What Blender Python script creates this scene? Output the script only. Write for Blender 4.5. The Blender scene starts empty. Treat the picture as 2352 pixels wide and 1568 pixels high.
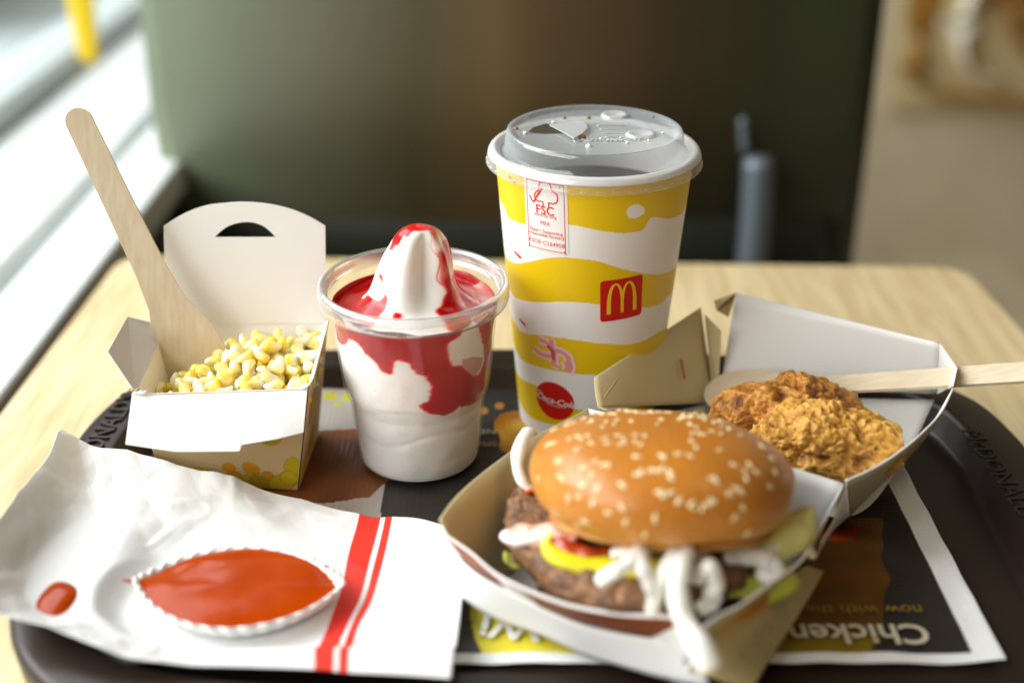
import bpy, bmesh, math, random
import numpy as np
from mathutils import Vector, Matrix, noise
from mathutils.bvhtree import BVHTree
random.seed(7); rng = np.random.default_rng(5)
S = bpy.context.scene
C = S.collection
# ------------------------------------------------------------------ camera
H, PITCH, F = .294, math.radians(26), 2900.0
cam = bpy.data.cameras.new('camera'); co = bpy.data.objects.new('camera', cam); C.objects.link(co)
co.location = (0, 0, H); co.rotation_euler = (math.radians(90) - PITCH, 0, 0)
cam.sensor_width = 36; cam.lens = F / 2352 * 36; cam.clip_start = .01; cam.clip_end = 60
cam.dof.use_dof = True; cam.dof.focus_distance = .522; cam.dof.aperture_fstop = 3.3; cam.dof.aperture_blades = 0
S.camera = co
S.render.resolution_x = 1024; S.render.resolution_y = 682
# ------------------------------------------------------------------ world and lamps
w = bpy.data.worlds.new('World'); S.world = w; w.use_nodes = True
bg = w.node_tree.nodes['Background']; bg.inputs[0].default_value = (1.0, .88, .68, 1); bg.inputs[1].default_value = .10
def area(name, loc, target, sx, sy, power, col):
    l = bpy.data.lights.new(name, 'AREA'); l.shape = 'RECTANGLE'; l.size = sx; l.size_y = sy
    l.energy = power; l.color = col
    o = bpy.data.objects.new(name, l); C.objects.link(o); o.location = loc
    o.rotation_euler = (Vector(target) - Vector(loc)).to_track_quat('-Z', 'Y').to_euler()
    return o
area('window_daylight', (-1.25, -.05, .82), (.05, .38, .02), 2.4, 1.05, 53.0, (1.0, .99, .965))
area('outdoor_sky_light', (-2.2, 1.6, 1.6), (-2.2, 1.6, -.5), 3, 3, 190, (.92, .98, 1.0))
area('room_light', (.9, .3, 1.6), (.1, .6, 0), .7, .7, 3.4, (1.0, .76, .46))
S.view_settings.view_transform = 'Standard'; S.view_settings.look = 'None'
S.view_settings.exposure = 0.0; S.view_settings.gamma = 1
S.render.engine = 'CYCLES'
try:
    S.cycles.max_bounces = 12; S.cycles.transparent_max_bounces = 16; S.cycles.caustics_refractive = False; S.cycles.caustics_reflective = False
except Exception: pass

# ------------------------------------------------------------------ helpers
cp, sp = math.cos(PITCH), math.sin(PITCH)
def ray(u, v):
    r, up = (u - 1176) / F, -(v - 784) / F
    return Vector((r, cp + up * sp, -sp + up * cp))
CAM = Vector((0, 0, H))
def at(u, v, z):
    d = ray(u, v); return CAM + d * ((z - H) / d.z)
def atY(u, v, Y):
    d = ray(u, v); return CAM + d * (Y / d.y)
def proj(p):
    q = Vector(p) - CAM; dep = q.y * cp - q.z * sp
    return 1176 + F * q.x / dep, 784 - F * (q.y * sp + q.z * cp) / dep
def srgb(r, g, b):
    f = lambda c: (c / 255 / 12.92) if c / 255 <= .04045 else ((c / 255 + .055) / 1.055) ** 2.4
    return (f(r), f(g), f(b), 1)
def link(o, parent=None, label=None, cat=None, group=None, kind=None):
    C.objects.link(o)
    if parent is not None: o.parent = parent
    if label: o['label'] = label
    if cat: o['category'] = cat
    if group: o['group'] = group
    if kind: o['kind'] = kind
    return o
def empty(name, loc, label, cat, group=None):
    o = bpy.data.objects.new(name, None); o.location = loc; o.empty_display_size = .01
    link(o, None, label, cat, group); return o
def meshobj(name, verts, faces, mats, parent=None, smooth=True, midx=None, **kw):
    """vertices in world coordinates; kept in place when parented"""
    off = Vector(parent_loc(parent))
    me = bpy.data.meshes.new(name)
    me.from_pydata([tuple(Vector(v) - off) for v in verts], [], faces)
    for m in (mats if isinstance(mats, (list, tuple)) else [mats]): me.materials.append(m)
    if midx is not None: me.polygons.foreach_set('material_index', midx)
    if smooth: me.polygons.foreach_set('use_smooth', [True] * len(me.polygons))
    me.update()
    o = bpy.data.objects.new(name, me); link(o, parent, **kw)
    return o
def parent_loc(p):
    l = Vector((0, 0, 0))
    while p is not None: l = l + p.location; p = p.parent
    return l
def solid(o, th, off=-1, mo=0, mr=0):
    m = o.modifiers.new('thickness', 'SOLIDIFY'); m.thickness = th; m.offset = off
    m.material_offset = mo; m.material_offset_rim = mr; return o
def subsurf(o, n=2):
    m = o.modifiers.new('sub', 'SUBSURF'); m.levels = n; m.render_levels = n; return o
def bevel(o, wdt, n=2):
    m = o.modifiers.new('bevel', 'BEVEL'); m.width = wdt; m.segments = n; m.limit_method = 'ANGLE'; return o
def grid_faces(nu, nv, closed=False):
    f = []
    for j in range(nv - 1):
        for i in range(nu if closed else nu - 1):
            a = j * nu + i; b = j * nu + (i + 1) % nu
            f.append((a, b, b + nu, a + nu))
    return f
def catmull(P, n):
    """resample a control polyline smoothly to n points"""
    P = [Vector(p) for p in P]; m = len(P) - 1; out = []
    for k in range(n):
        t = k / (n - 1) * m; i = min(int(t), m - 1); t -= i
        p0, p1, p2, p3 = P[max(i - 1, 0)], P[i], P[i + 1], P[min(i + 2, m)]
        if i == 0: p0 = p1 * 2 - p2
        if i + 2 > m: p3 = p2 * 2 - p1
        out.append(.5 * ((2 * p1) + (p2 - p0) * t + (2 * p0 - 5 * p1 + 4 * p2 - p3) * t * t + (3 * p1 - p0 - 3 * p2 + p3) * t ** 3))
    return out
def lerpline(P, n):
    P = [Vector(p) for p in P]; m = len(P) - 1; out = []
    for k in range(n):
        t = k / (n - 1) * m; i = min(int(t), m - 1); out.append(P[i].lerp(P[i + 1], t - i))
    return out
def orient(V, Fc, face):
    # turn the faces so that their normals look towards the point `face`
    if face is None: return Fc
    acc = 0
    for f in Fc:
        a, b, c = Vector(V[f[0]]), Vector(V[f[1]]), Vector(V[f[2]]); n = (b - a).cross(c - a); acc += n.dot(Vector(face) - a)
    return Fc if acc > 0 else [tuple(f)[::-1] for f in Fc]
def ruled(name, A, B, mats, parent, nu=24, nv=8, th=.0005, smooth=True, curve=True, bump=0, off=-1, face=None, **kw):
    a = catmull(A, nu) if curve else lerpline(A, nu); b = catmull(B, nu) if curve else lerpline(B, nu)
    V = [a[i].lerp(b[i], j / (nv - 1)) for j in range(nv) for i in range(nu)]
    if bump:
        V = [v + Vector((0, 0, bump * noise.noise(v * 45))) + Vector((bump * .6 * noise.noise(v * 60 + Vector((9, 0, 0))), 0, 0)) for v in V]
    o = meshobj(name, V, orient(V, grid_faces(nu, nv), face or FACE[0]), mats, parent, smooth, **kw)
    n = len(mats) if isinstance(mats, (list, tuple)) else 1
    return solid(o, th, off, 1 if n > 1 else 0, 0)
FACE = [None]
def panel(name, pts, mats, parent, th=.0005, off=-1, face=None, **kw):
    o = meshobj(name, pts, orient(pts, [tuple(range(len(pts)))], face or FACE[0]), mats, parent, False, **kw)
    n = len(mats) if isinstance(mats, (list, tuple)) else 1
    return solid(o, th, off, 1 if n > 1 else 0, 0)
def revolve(name, prof, cx, cy, mat, parent, n=128, smooth=True, **kw):
    V = []
    for r, z in prof:
        for i in range(n):
            a = 2 * math.pi * i / n; V.append((cx + r * math.sin(a), cy - r * math.cos(a), z))
    return meshobj(name, V, grid_faces(n, len(prof), True), mat, parent, smooth, **kw)
def tube(name, pts, rad, mat, parent=None, n=40, seg=12, flat=1.0, **kw):
    P = catmull(pts, n); V = []
    for i, p in enumerate(P):
        t = (P[min(i + 1, n - 1)] - P[max(i - 1, 0)]).normalized()
        a = t.cross(Vector((0, 0, 1)));
        if a.length < .1: a = t.cross(Vector((0, 1, 0)))
        a.normalize(); b = t.cross(a)
        s = i / (n - 1); e = min(1, math.sqrt(max(0.0, 1 - (1 - min(s, 1 - s) / .06) ** 2)) if min(s, 1 - s) < .06 else 1)
        rr = (rad(s) if callable(rad) else rad) * max(e, .02)
        for k in range(seg):
            q = 2 * math.pi * k / seg; V.append(p + a * rr * math.cos(q) + b * rr * flat * math.sin(q))
    f = grid_faces(seg, n, True) + [tuple(range(seg))[::-1], tuple(range((n - 1) * seg, n * seg))]
    return meshobj(name, V, f, mat, parent, True, **kw)
def inpoly(x, y, poly):
    r = np.zeros(x.shape, bool); n = len(poly)
    for i in range(n):
        x1, y1 = poly[i]; x2, y2 = poly[(i + 1) % n]
        if y1 == y2: continue
        c = ((y1 > y) != (y2 > y)) & (x < (x2 - x1) * (y - y1) / (y2 - y1) + x1); r ^= c
    return r
def smoothpoly(P, n=160):
    P = [Vector((p[0], p[1], 0)) for p in P]; P = [P[-1]] + P + [P[0], P[1]]; m = len(P) - 3; out = []
    for k in range(n):
        t = k / n * m; i = int(t); t -= i
        p0, p1, p2, p3 = P[i], P[i + 1], P[i + 2], P[i + 3] if i + 3 < len(P) else P[3]
        q = .5 * ((2 * p1) + (p2 - p0) * t + (2 * p0 - 5 * p1 + 4 * p2 - p3) * t * t + (3 * p1 - p0 - 3 * p2 + p3) * t ** 3)
        out.append((q.x, q.y))
    return out
def color_attr(o, cols):
    ca = o.data.color_attributes.new('print', 'FLOAT_COLOR', 'POINT')
    ca.data.foreach_set('color', np.asarray(cols, dtype=np.float32).ravel())

# ------------------------------------------------------------------ materials
def mat(name, col, rough=.6, spec=.5, metal=0, sss=0, ssr=(.01, .005, .003), coat=0, bump=None, noise_col=None, trans=0, emit=None, sheen=0):
    m = bpy.data.materials.new(name); m.use_nodes = True; nt = m.node_tree; b = nt.nodes['Principled BSDF']
    b.inputs['Base Color'].default_value = col; b.inputs['Roughness'].default_value = rough
    b.inputs['Specular IOR Level'].default_value = spec; b.inputs['Metallic'].default_value = metal
    b.inputs['Coat Weight'].default_value = coat; b.inputs['Coat Roughness'].default_value = .08
    if sss:
        b.inputs['Subsurface Weight'].default_value = sss; b.inputs['Subsurface Radius'].default_value = ssr
        b.inputs['Subsurface Scale'].default_value = 1.0
    tc = nt.nodes.new('ShaderNodeTexCoord')
    if noise_col:     # (other colour, scale, detail, contrast lo, hi)
        c2, sc, lo, hi = noise_col
        nz = nt.nodes.new('ShaderNodeTexNoise'); nz.inputs['Scale'].default_value = sc; nz.inputs['Detail'].default_value = 6
        nt.links.new(tc.outputs['Object'], nz.inputs['Vector'])
        mr = nt.nodes.new('ShaderNodeMapRange'); mr.inputs[1].default_value = lo; mr.inputs[2].default_value = hi
        nt.links.new(nz.outputs['Fac'], mr.inputs[0])
        mx = nt.nodes.new('ShaderNodeMix'); mx.data_type = 'RGBA'; mx.inputs[6].default_value = col; mx.inputs[7].default_value = c2
        nt.links.new(mr.outputs[0], mx.inputs[0]); nt.links.new(mx.outputs[2], b.inputs['Base Color'])
    if bump:
        sc, st, dist = bump
        nz = nt.nodes.new('ShaderNodeTexNoise'); nz.inputs['Scale'].default_value = sc; nz.inputs['Detail'].default_value = 5
        nt.links.new(tc.outputs['Object'], nz.inputs['Vector'])
        bp = nt.nodes.new('ShaderNodeBump'); bp.inputs['Strength'].default_value = st; bp.inputs['Distance'].default_value = dist
        nt.links.new(nz.outputs['Fac'], bp.inputs['Height']); nt.links.new(bp.outputs[0], b.inputs['Normal'])
    return m
def attr_mat(name, rough=.5, spec=.5, coat=0, bump=None, sss=0):
    m = mat(name, (1, 1, 1, 1), rough, spec, coat=coat, bump=bump, sss=sss); nt = m.node_tree
    a = nt.nodes.new('ShaderNodeAttribute'); a.attribute_name = 'print'
    nt.links.new(a.outputs['Color'], nt.nodes['Principled BSDF'].inputs['Base Color']); return m
def film(name, tint, opac, rough=.12, gloss=.12):
    """thin clear plastic wall: mostly see-through, a little milky, with a sheen that grows at grazing angles"""
    m = bpy.data.materials.new(name); m.use_nodes = True; nt = m.node_tree
    for n in list(nt.nodes): nt.nodes.remove(n)
    out = nt.nodes.new('ShaderNodeOutputMaterial'); tr = nt.nodes.new('ShaderNodeBsdfTransparent')
    df = nt.nodes.new('ShaderNodeBsdfPrincipled'); df.inputs['Base Color'].default_value = tint; df.inputs['Roughness'].default_value = .4
    gl = nt.nodes.new('ShaderNodeBsdfGlossy'); gl.inputs['Roughness'].default_value = rough
    lw = nt.nodes.new('ShaderNodeLayerWeight'); lw.inputs['Blend'].default_value = .35
    mr = nt.nodes.new('ShaderNodeMapRange'); mr.inputs[3].default_value = opac; mr.inputs[4].default_value = min(1, opac * 3 + .25)
    nt.links.new(lw.outputs['Facing'], mr.inputs[0])
    a = nt.nodes.new('ShaderNodeMixShader'); b = nt.nodes.new('ShaderNodeMixShader')
    nt.links.new(mr.outputs[0], a.inputs[0]); nt.links.new(tr.outputs[0], a.inputs[1]); nt.links.new(df.outputs[0], a.inputs[2])
    m2 = nt.nodes.new('ShaderNodeMapRange'); m2.inputs[3].default_value = gloss * .4; m2.inputs[4].default_value = gloss * 2.5
    nt.links.new(lw.outputs['Fresnel'], m2.inputs[0])
    nt.links.new(m2.outputs[0], b.inputs[0]); nt.links.new(a.outputs[0], b.inputs[1]); nt.links.new(gl.outputs[0], b.inputs[2])
    nt.links.new(b.outputs[0], out.inputs[0]); return m
WHITE = mat('white_board', (.83, .83, .81, 1), .55, .35, bump=(900, .12, .0004))
KRAFT = mat('kraft_board', srgb(196, 172, 128), .75, .2, bump=(700, .2, .0004), noise_col=(srgb(178, 152, 108), 260, .4, .65))
KRAFT_DARK = mat('brown_printed_board', srgb(150, 84, 50), .45, .4, noise_col=(srgb(128, 60, 30), 60, .3, .7))
PAPER = mat('white_paper', (.75, .76, .76, 1), .6, .25, bump=(420, .15, .0008))
RED = mat('red_ink', srgb(222, 50, 36), .5, .3)
RED2 = mat('red_print', srgb(196, 26, 16), .45, .3)
GOLD = mat('golden_ink', srgb(236, 196, 36), .45, .3)
PINK = mat('pink_ink', srgb(228, 150, 150), .5, .3)
PALEPINK = mat('pale_pink_ink', srgb(240, 205, 200), .5, .3)
WINK = mat('white_ink', (.8, .8, .78, 1), .5, .3)
TRAY = mat('tray_plastic', srgb(40, 29, 25), .42, .35, bump=(1500, .1, .0003))
TRAY.node_tree.nodes['Principled BSDF'].inputs['Roughness'].default_value = .34
BIRCH = mat('birch_wood', srgb(218, 204, 178), .6, .25, noise_col=(srgb(204, 186, 156), 90, .35, .7))

# ------------------------------------------------------------------ setting
def wood_mat():
    m = mat('oak_laminate', srgb(222, 198, 152), .5, .3); nt = m.node_tree; b = nt.nodes['Principled BSDF']
    tc = nt.nodes.new('ShaderNodeTexCoord'); mp = nt.nodes.new('ShaderNodeMapping'); mp.inputs['Scale'].default_value = (26, 2.2, 10)
    mp.inputs['Rotation'].default_value = (0, 0, .06)
    nz = nt.nodes.new('ShaderNodeTexNoise'); nz.inputs['Scale'].default_value = 6; nz.inputs['Detail'].default_value = 8; nz.inputs['Distortion'].default_value = .6
    nt.links.new(tc.outputs['Object'], mp.inputs[0]); nt.links.new(mp.outputs[0], nz.inputs['Vector'])
    cr = nt.nodes.new('ShaderNodeValToRGB'); cr.color_ramp.elements[0].position = .32; cr.color_ramp.elements[0].color = srgb(200, 176, 130)
    cr.color_ramp.elements[1].position = .62; cr.color_ramp.elements[1].color = srgb(224, 204, 162)
    nt.links.new(nz.outputs['Fac'], cr.inputs[0]); nt.links.new(cr.outputs[0], b.inputs['Base Color'])
    return m
TZ = -.012
tb = empty('table', (0, .4, TZ), 'pale oak laminate table under the brown serving tray', 'table')
bl, br_ = at(281, 588, TZ), at(2212, 614, TZ)
fl = Vector((-.262, -.15, TZ)); fr = Vector((br_.x + .03, -.15, TZ))
br_.y = br_.y; corners = [fl, fr, br_, bl]
def rounded(cs, r, n=8):
    out = []
    for i, c in enumerate(cs):
        a = (cs[i - 1] - c).normalized(); b = (cs[(i + 1) % len(cs)] - c).normalized()
        for k in range(n + 1):
            t = k / n; p0 = c + a * r; p1 = c + b * r
            out.append(p0 * (1 - t) ** 2 + c * 2 * t * (1 - t) + p1 * t * t)
    return out
rc = rounded(corners, .022)
meshobj('table_top', rc, [tuple(range(len(rc)))], wood_mat(), tb, False)
side = [Vector((p.x, p.y, TZ - .0005)) for p in rc]; n = len(rc)
meshobj('edge_band', side + [p - Vector((0, 0, .027)) for p in side], [(i, (i + 1) % n, (i + 1) % n + n, i + n) for i in range(n)] + [tuple(range(n, 2 * n))],
        mat('edge_band_brown', srgb(58, 48, 36), .5), tb, False)
tube('leg', [(0, .35, TZ - .03), (0, .35, -.4), (0, .35, -.745)], .03, mat('leg_steel', (.1, .1, .1, 1), .3, metal=1), tb, n=8)
fd = 1
floor = meshobj('floor', [(-.5, -2, -.75), (5, -2, -.75), (5, 6, -.75), (-.5, 6, -.75)], [(0, 1, 2, 3)],
                mat('floor_tile', srgb(196, 182, 154), .5, noise_col=(srgb(176, 160, 132), 6, .4, .6)), None, False, kind='structure')
def box(name, lo, hi, m, parent=None, bv=0, **kw):
    x0, y0, z0 = lo; x1, y1, z1 = hi
    V = [(x0, y0, z0), (x1, y0, z0), (x1, y1, z0), (x0, y1, z0), (x0, y0, z1), (x1, y0, z1), (x1, y1, z1), (x0, y1, z1)]
    o = meshobj(name, V, [(3, 2, 1, 0), (4, 5, 6, 7), (0, 1, 5, 4), (1, 2, 6, 5), (2, 3, 7, 6), (3, 0, 4, 7)], m, parent, False, **kw)
    if bv: bevel(o, bv, 3)
    return o
# wall under the window, sill, window frame, pavement outside
SILLM = mat('white_sill', (.80, .83, .83, 1), .35, .4, noise_col=((.70, .74, .74, 1), 9, .35, .7))
box('wall_below_window', (-.50, -2, -.75), (-.44, 5, -.034), mat('wall_grey', srgb(44, 50, 46), .8), kind='structure')
sl = empty('window_sill', (-.37, 1, -.03), 'white window sill running along the left side of the table', 'window sill')
box('inner_board', (-.318, -1.2, -.05), (-.268, 4.5, -.022), SILLM, sl, .004)
box('outer_board', (-.438, -1.2, -.05), (-.332, 4.5, -.022), SILLM, sl, .004)
box('groove_rail', (-.3315, -1.2, -.06), (-.3185, 4.5, -.040), mat('groove_grey', srgb(120, 134, 130), .5), sl)
wf = empty('window', (-.46, 1, 0), 'large bright window at the far left with a yellow arched sticker', 'window')
box('frame', (-.50, -1.2, -.033), (-.441, 4.5, .0), mat('frame_grey', srgb(190, 200, 200), .4), wf, .004)
box('pane', (-.475, -1.2, .001), (-.469, 4.5, 1.2), film('window_glass', (.8, .9, .9, 1), .01, .02, .02), wf)
tube('sticker', [atY(150, -190, 1.29), atY(176, -60, 1.26), atY(206, 150, 1.23)], lambda s: .020 - .011 * s, mat('yellow_vinyl', srgb(240, 205, 20), .5, emit=None), wf, n=24, flat=.12)
ped = meshobj('pavement', [(-30, -10, -.42), (-.5, -10, -.42), (-.5, 30, -.42), (-30, 30, -.42)], [(0, 1, 2, 3)],
              mat('pale_paving', srgb(205, 215, 215), .8, noise_col=(srgb(175, 185, 188), .9, .35, .7)), None, False, kind='structure')
cr = empty('parked_car', (-2.25, 4.2, -.42), 'dark blurred car seen through the window at the top left', 'car')
CARM = mat('car_dark', srgb(52, 56, 50), .3, .5)
def loft(name, secs, m, parent):
    k = len(secs[0]); V = [p for s in secs for p in s]
    return meshobj(name, V, grid_faces(k, len(secs), True) + [tuple(range(k))[::-1], tuple(range(k * (len(secs) - 1), k * len(secs)))], m, parent, True)
def carsec(y, w_, z0, z1): return [(-2.25 + w_ * a, y, z0 + (z1 - z0) * b) for a, b in ((-1, 0), (1, 0), (1.02, .3), (1, .6), (.75, 1), (-.75, 1), (-1, .6), (-1.02, .3))]
loft('body', [carsec(2.9, .7, -.25, .05), carsec(3.1, .8, -.28, .25), carsec(4.0, .85, -.28, .35), carsec(5.2, .85, -.28, .35), carsec(5.5, .75, -.2, .1)], CARM, cr)
loft('cabin', [carsec(3.6, .7, .33, .36), carsec(4.0, .66, .3, .75), carsec(4.7, .66, .3, .75), carsec(5.2, .7, .33, .36)], CARM, cr)
for sx in (-.8, .8):
    for yy in (3.35, 4.85): revolve('wheel', [(.001, -.2), (.2, -.2), (.22, -.15), (.22, -.02), (.2, 0), (.001, 0)], -2.25 + sx, yy, CARM, cr, 24)
# dark olive booth back behind the table
bth = empty('booth_seat', (.1, 1.02, -.75), 'dark olive green upholstered seat back behind the table', 'seat')
YB = 1.0
x0 = atY(316, 0, YB).x; x1 = atY(1990, 300, YB).x
def booth_mat():
    m = mat('olive_vinyl', srgb(84, 90, 66), .42, .5); nt = m.node_tree; b = nt.nodes['Principled BSDF']
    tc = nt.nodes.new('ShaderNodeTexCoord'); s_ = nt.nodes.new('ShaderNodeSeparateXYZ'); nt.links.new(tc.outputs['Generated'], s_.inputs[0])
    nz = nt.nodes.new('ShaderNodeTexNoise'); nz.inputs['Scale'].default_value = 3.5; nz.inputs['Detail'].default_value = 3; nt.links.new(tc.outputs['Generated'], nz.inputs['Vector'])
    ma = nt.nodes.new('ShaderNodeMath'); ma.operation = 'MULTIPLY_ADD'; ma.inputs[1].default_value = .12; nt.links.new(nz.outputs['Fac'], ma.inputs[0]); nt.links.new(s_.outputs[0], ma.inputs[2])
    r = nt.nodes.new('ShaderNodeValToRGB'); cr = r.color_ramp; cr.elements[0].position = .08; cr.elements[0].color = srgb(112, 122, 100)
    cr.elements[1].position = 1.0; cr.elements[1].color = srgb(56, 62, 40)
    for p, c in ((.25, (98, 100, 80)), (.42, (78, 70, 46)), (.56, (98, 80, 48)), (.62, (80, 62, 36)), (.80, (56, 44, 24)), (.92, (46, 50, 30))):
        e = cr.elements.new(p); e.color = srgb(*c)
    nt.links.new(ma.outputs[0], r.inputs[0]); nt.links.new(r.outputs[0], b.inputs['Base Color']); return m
VINYL = booth_mat()
GREEN = mat('green_piping', srgb(50, 56, 36), .5)
NB = 40; V = []
for j in range(30):
    z = -.30 + .95 * j / 29
    for i in range(NB):
        s = i / (NB - 1); x = x0 + .02 + (x1 - x0 - .04) * s
        V.append((x, YB + .05 * (1 - math.sin(math.pi * (.04 + .92 * s)) ** .35) + .10 * max(0, z) ** 1.2 + .085 * min(1, max(0, (.02 - z) / .22)) ** 1.3, z))
SHADEV = mat('shade_vinyl', srgb(46, 50, 40), .5, .3)  # darker tone that stands in for shade low on the backrest
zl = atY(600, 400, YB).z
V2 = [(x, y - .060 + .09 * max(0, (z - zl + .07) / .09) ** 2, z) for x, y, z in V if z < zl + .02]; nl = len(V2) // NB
solid(meshobj('lower_shade_panel', V2, grid_faces(NB, nl), SHADEV, bth), .01, 1)  # added sheet, paints the backrest's fall into shade; not a separate cushion
bk = meshobj('backrest', V, grid_faces(NB, 30), VINYL, bth); solid(bk, .05, 1)
tube('side_piping', [(x0 + .008, YB + .03, -.3), (x0 + .008, YB + .03, .1), (x0 + .008, YB + .08, .6)], .014, mat('sage_piping', srgb(160, 176, 148), .4), bth, n=20)
tube('side_piping', [(x1 - .012, YB + .03, -.3), (x1 - .012, YB + .03, .1), (x1 - .012, YB + .08, .6)], .022, GREEN, bth, n=20)
box('base_panel', (x0 + .03, YB + .07, -.745), (x1 - .03, YB + .2, -.3), mat('booth_base', srgb(40, 38, 30), .6), bth)
stp = empty('steel_post', tuple(atY(1745, 560, .93).xy) + (-.75,), 'thin shiny steel chair post behind the drink cup', 'chair post')
px = atY(1745, 560, .93)
zt_ = atY(1740, 350, .96).z; STM = mat('steel', (.26, .31, .35, 1), .65, metal=1)
tube('post', [(px.x, .96, -.75), (px.x, .96, -.3), (px.x, .96, zt_ - .02)], .0115, STM, stp, n=6)
tube('post_top', [(px.x, .955, zt_ - .16), (px.x, .955, zt_ - .06), (px.x - .002, .955, zt_)], lambda s: .0125, STM, stp, n=40)
tube('cap', [(px.x - .012, .96, zt_), (px.x - .016, .96, atY(1712, 270, .96).z)], .004, STM, stp, n=20)
# right: beige wall with a poster
box('back_wall', (-.1, 2.6, -.75), (5, 2.7, 2.5), mat('beige_wall', srgb(226, 214, 190), .7, noise_col=(srgb(208, 194, 166), 2.5, .35, .65)), kind='structure')
po = empty('wall_poster', (1.1, 2.59, .2), 'blurred brown and cream picture on the back wall at the upper right', 'poster')
a0 = atY(2040, 250, 2.58); a1 = atY(2500, -300, 2.58)
box('board', (a0.x, 2.575, a0.z), (a1.x, 2.596, a1.z), mat('poster_tan', srgb(214, 196, 150), .6), po)
def ycurve(name, P, r, m): return tube(name, [atY(u, v, 2.57) for u, v in P], r, m, po, n=30, flat=.1)
ycurve('brown_shape', [(2130, -60), (2120, 60), (2090, 150), (2110, 200), (2200, 215), (2330, 230), (2420, 235)], .035, mat('poster_brown', srgb(170, 122, 40), .6))
ycurve('brown_shape', [(2330, -60), (2320, 40), (2352, 130)], .05, mat('poster_brown2', srgb(160, 108, 40), .6))
ycurve('cream_shape', [(2240, -60), (2200, 60), (2215, 150), (2290, 180)], .045, mat('poster_cream', srgb(250, 246, 228), .6))
# ------------------------------------------------------------------ tray
tray = empty('serving_tray', (.02, .43, -.010), 'dark brown plastic serving tray holding the whole meal', 'tray')
out_ctrl = [(-.191, .500), (-.192, .44), (-.184, .378), (-.166, .336), (-.128, .310), (-.05, .300), (.08, .298), (.18, .304), (.212, .33),
            (.222, .38), (.2245, .44), (.2245, .487), (.212, .527), (.168, .557), (.05, .571), (-.06, .573), (-.135, .568), (-.174, .545)]
ol = smoothpoly(out_ctrl, 144)
tcx, tcy = .022, .435
def ring(off, z):
    out = []
    n = len(ol)
    for i in range(n):
        p = Vector(ol[i]); t = (Vector(ol[(i + 1) % n]) - Vector(ol[i - 1])).normalized(); nn = Vector((-t.y, t.x))
        out.append((p.x + nn.x * off, p.y + nn.y * off, z))
    return out
ar = sum(ol[i][0] * ol[(i + 1) % 144][1] - ol[(i + 1) % 144][0] * ol[i][1] for i in range(144))
sg = 1 if ar > 0 else -1
prof = [(0.004, -.0118), (0.0015, -.006), (0, .008), (.0012, .0105), (.003, .0115), (.019, .0122), (.021, .0117), (.0225, .010), (.026, .001), (.0275, -.0004), (.030, -.001)]
V = []
for o_, z in prof: V += ring(o_ * sg, z)
n = 144
meshobj('rim', V, grid_faces(n, len(prof), True), TRAY, tray)
base = ring(.0298 * sg, -.001); meshobj('base', base, [tuple(range(n)) if ar > 0 else tuple(range(n))[::-1]], TRAY, tray, False)
# text helper
def text_mesh(s, size, shear=0, ext=0, bold=0):
    cu = bpy.data.curves.new('t', 'FONT'); cu.body = s; cu.size = size; cu.shear = shear; cu.extrude = ext; cu.offset = bold
    cu.align_x = 'CENTER'; cu.align_y = 'CENTER'; cu.resolution_u = 3
    o = bpy.data.objects.new('t', cu); C.objects.link(o); bpy.context.view_layer.update()
    me = bpy.data.meshes.new_from_object(o.evaluated_get(bpy.context.evaluated_depsgraph_get()))
    bpy.data.objects.remove(o)
    V = [v.co.copy() for v in me.vertices]; Fc = [tuple(p.vertices) for p in me.polygons]; return V, Fc
def flat_text(name, s, size, origin, right, up, m, parent, ext=0, shear=0, bold=0, nrm=None):
    V, Fc = text_mesh(s, size, shear, ext, bold); R = Vector(right).normalized(); U = Vector(up).normalized(); N = R.cross(U)
    return meshobj(name, [Vector(origin) + R * v.x + U * v.y + N * v.z for v in V], Fc, m, parent, False)
EMB = TRAY
pa, pb = at(262, 925, .0125), at(205, 1015, .0125)
flat_text('embossed_lettering', "McDONALD'S", .0128, (pa + pb) / 2 + Vector((.0035, -.012, 0)), Vector((.08, 1, 0)), Vector((-1, .08, 0)), EMB, tray, ext=.0006, bold=.0001)
pa = at(2300, 1010, .0125)
flat_text('embossed_lettering', "McDONALD'S", .0128, Vector((pa.x-.0105, pa.y-.03, .0125)), Vector((.02, -1, 0)), Vector((1, .02, 0)), EMB, tray, ext=.00025)
# ------------------------------------------------------------------ placemat
LX0, LX1, LY0, LY1 = -.145, .1715, .3455, .5545
gx, gy = 500, 330
lx = np.linspace(LX0, LX1, gx); ly = np.linspace(LY0, LY1, gy); X, Y = np.meshgrid(lx, ly)
col = np.zeros((gy, gx, 4)); col[:] = srgb(44, 40, 38)
def P2(pts, z=0): return [tuple(at(u, v, z).xy) for u, v in pts]
NZ = np.array([[noise.noise(Vector((x * 70, y * 70, 0))) for x in lx[::4]] for y in ly[::4]])
NZ = np.repeat(np.repeat(NZ, 4, 0), 4, 1)[:gy, :gx]
def paint(poly, c, c2=None, soft=0):
    m = inpoly(X + NZ * soft, Y + NZ * soft, poly)
    cc = np.array(srgb(*c)); 
    if c2 is not None:
        t = np.clip(.5 + NZ * 1.2, 0, 1)[..., None]; cc = cc * (1 - t) + np.array(srgb(*c2)) * t; col[m] = cc[m]
    else: col[m] = cc
paint(P2([(560, 850), (850, 870), (845, 960), (893, 1050), (884, 1122), (868, 1230), (300, 1230)]), (176, 170, 164))
paint(P2([(560, 985), (720, 995), (900, 990), (960, 1060), (890, 1110), (840, 1150), (700, 1160), (560, 1140)]), (134, 80, 44), (108, 60, 32), .004)
for (u, v, r) in ((760, 915, 16), (796, 918, 14), (775, 935, 8)): paint(P2([(u + r * math.cos(a), v + .6 * r * math.sin(a)) for a in np.linspace(0, 6.28, 16)]), (190, 190, 50))
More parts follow.
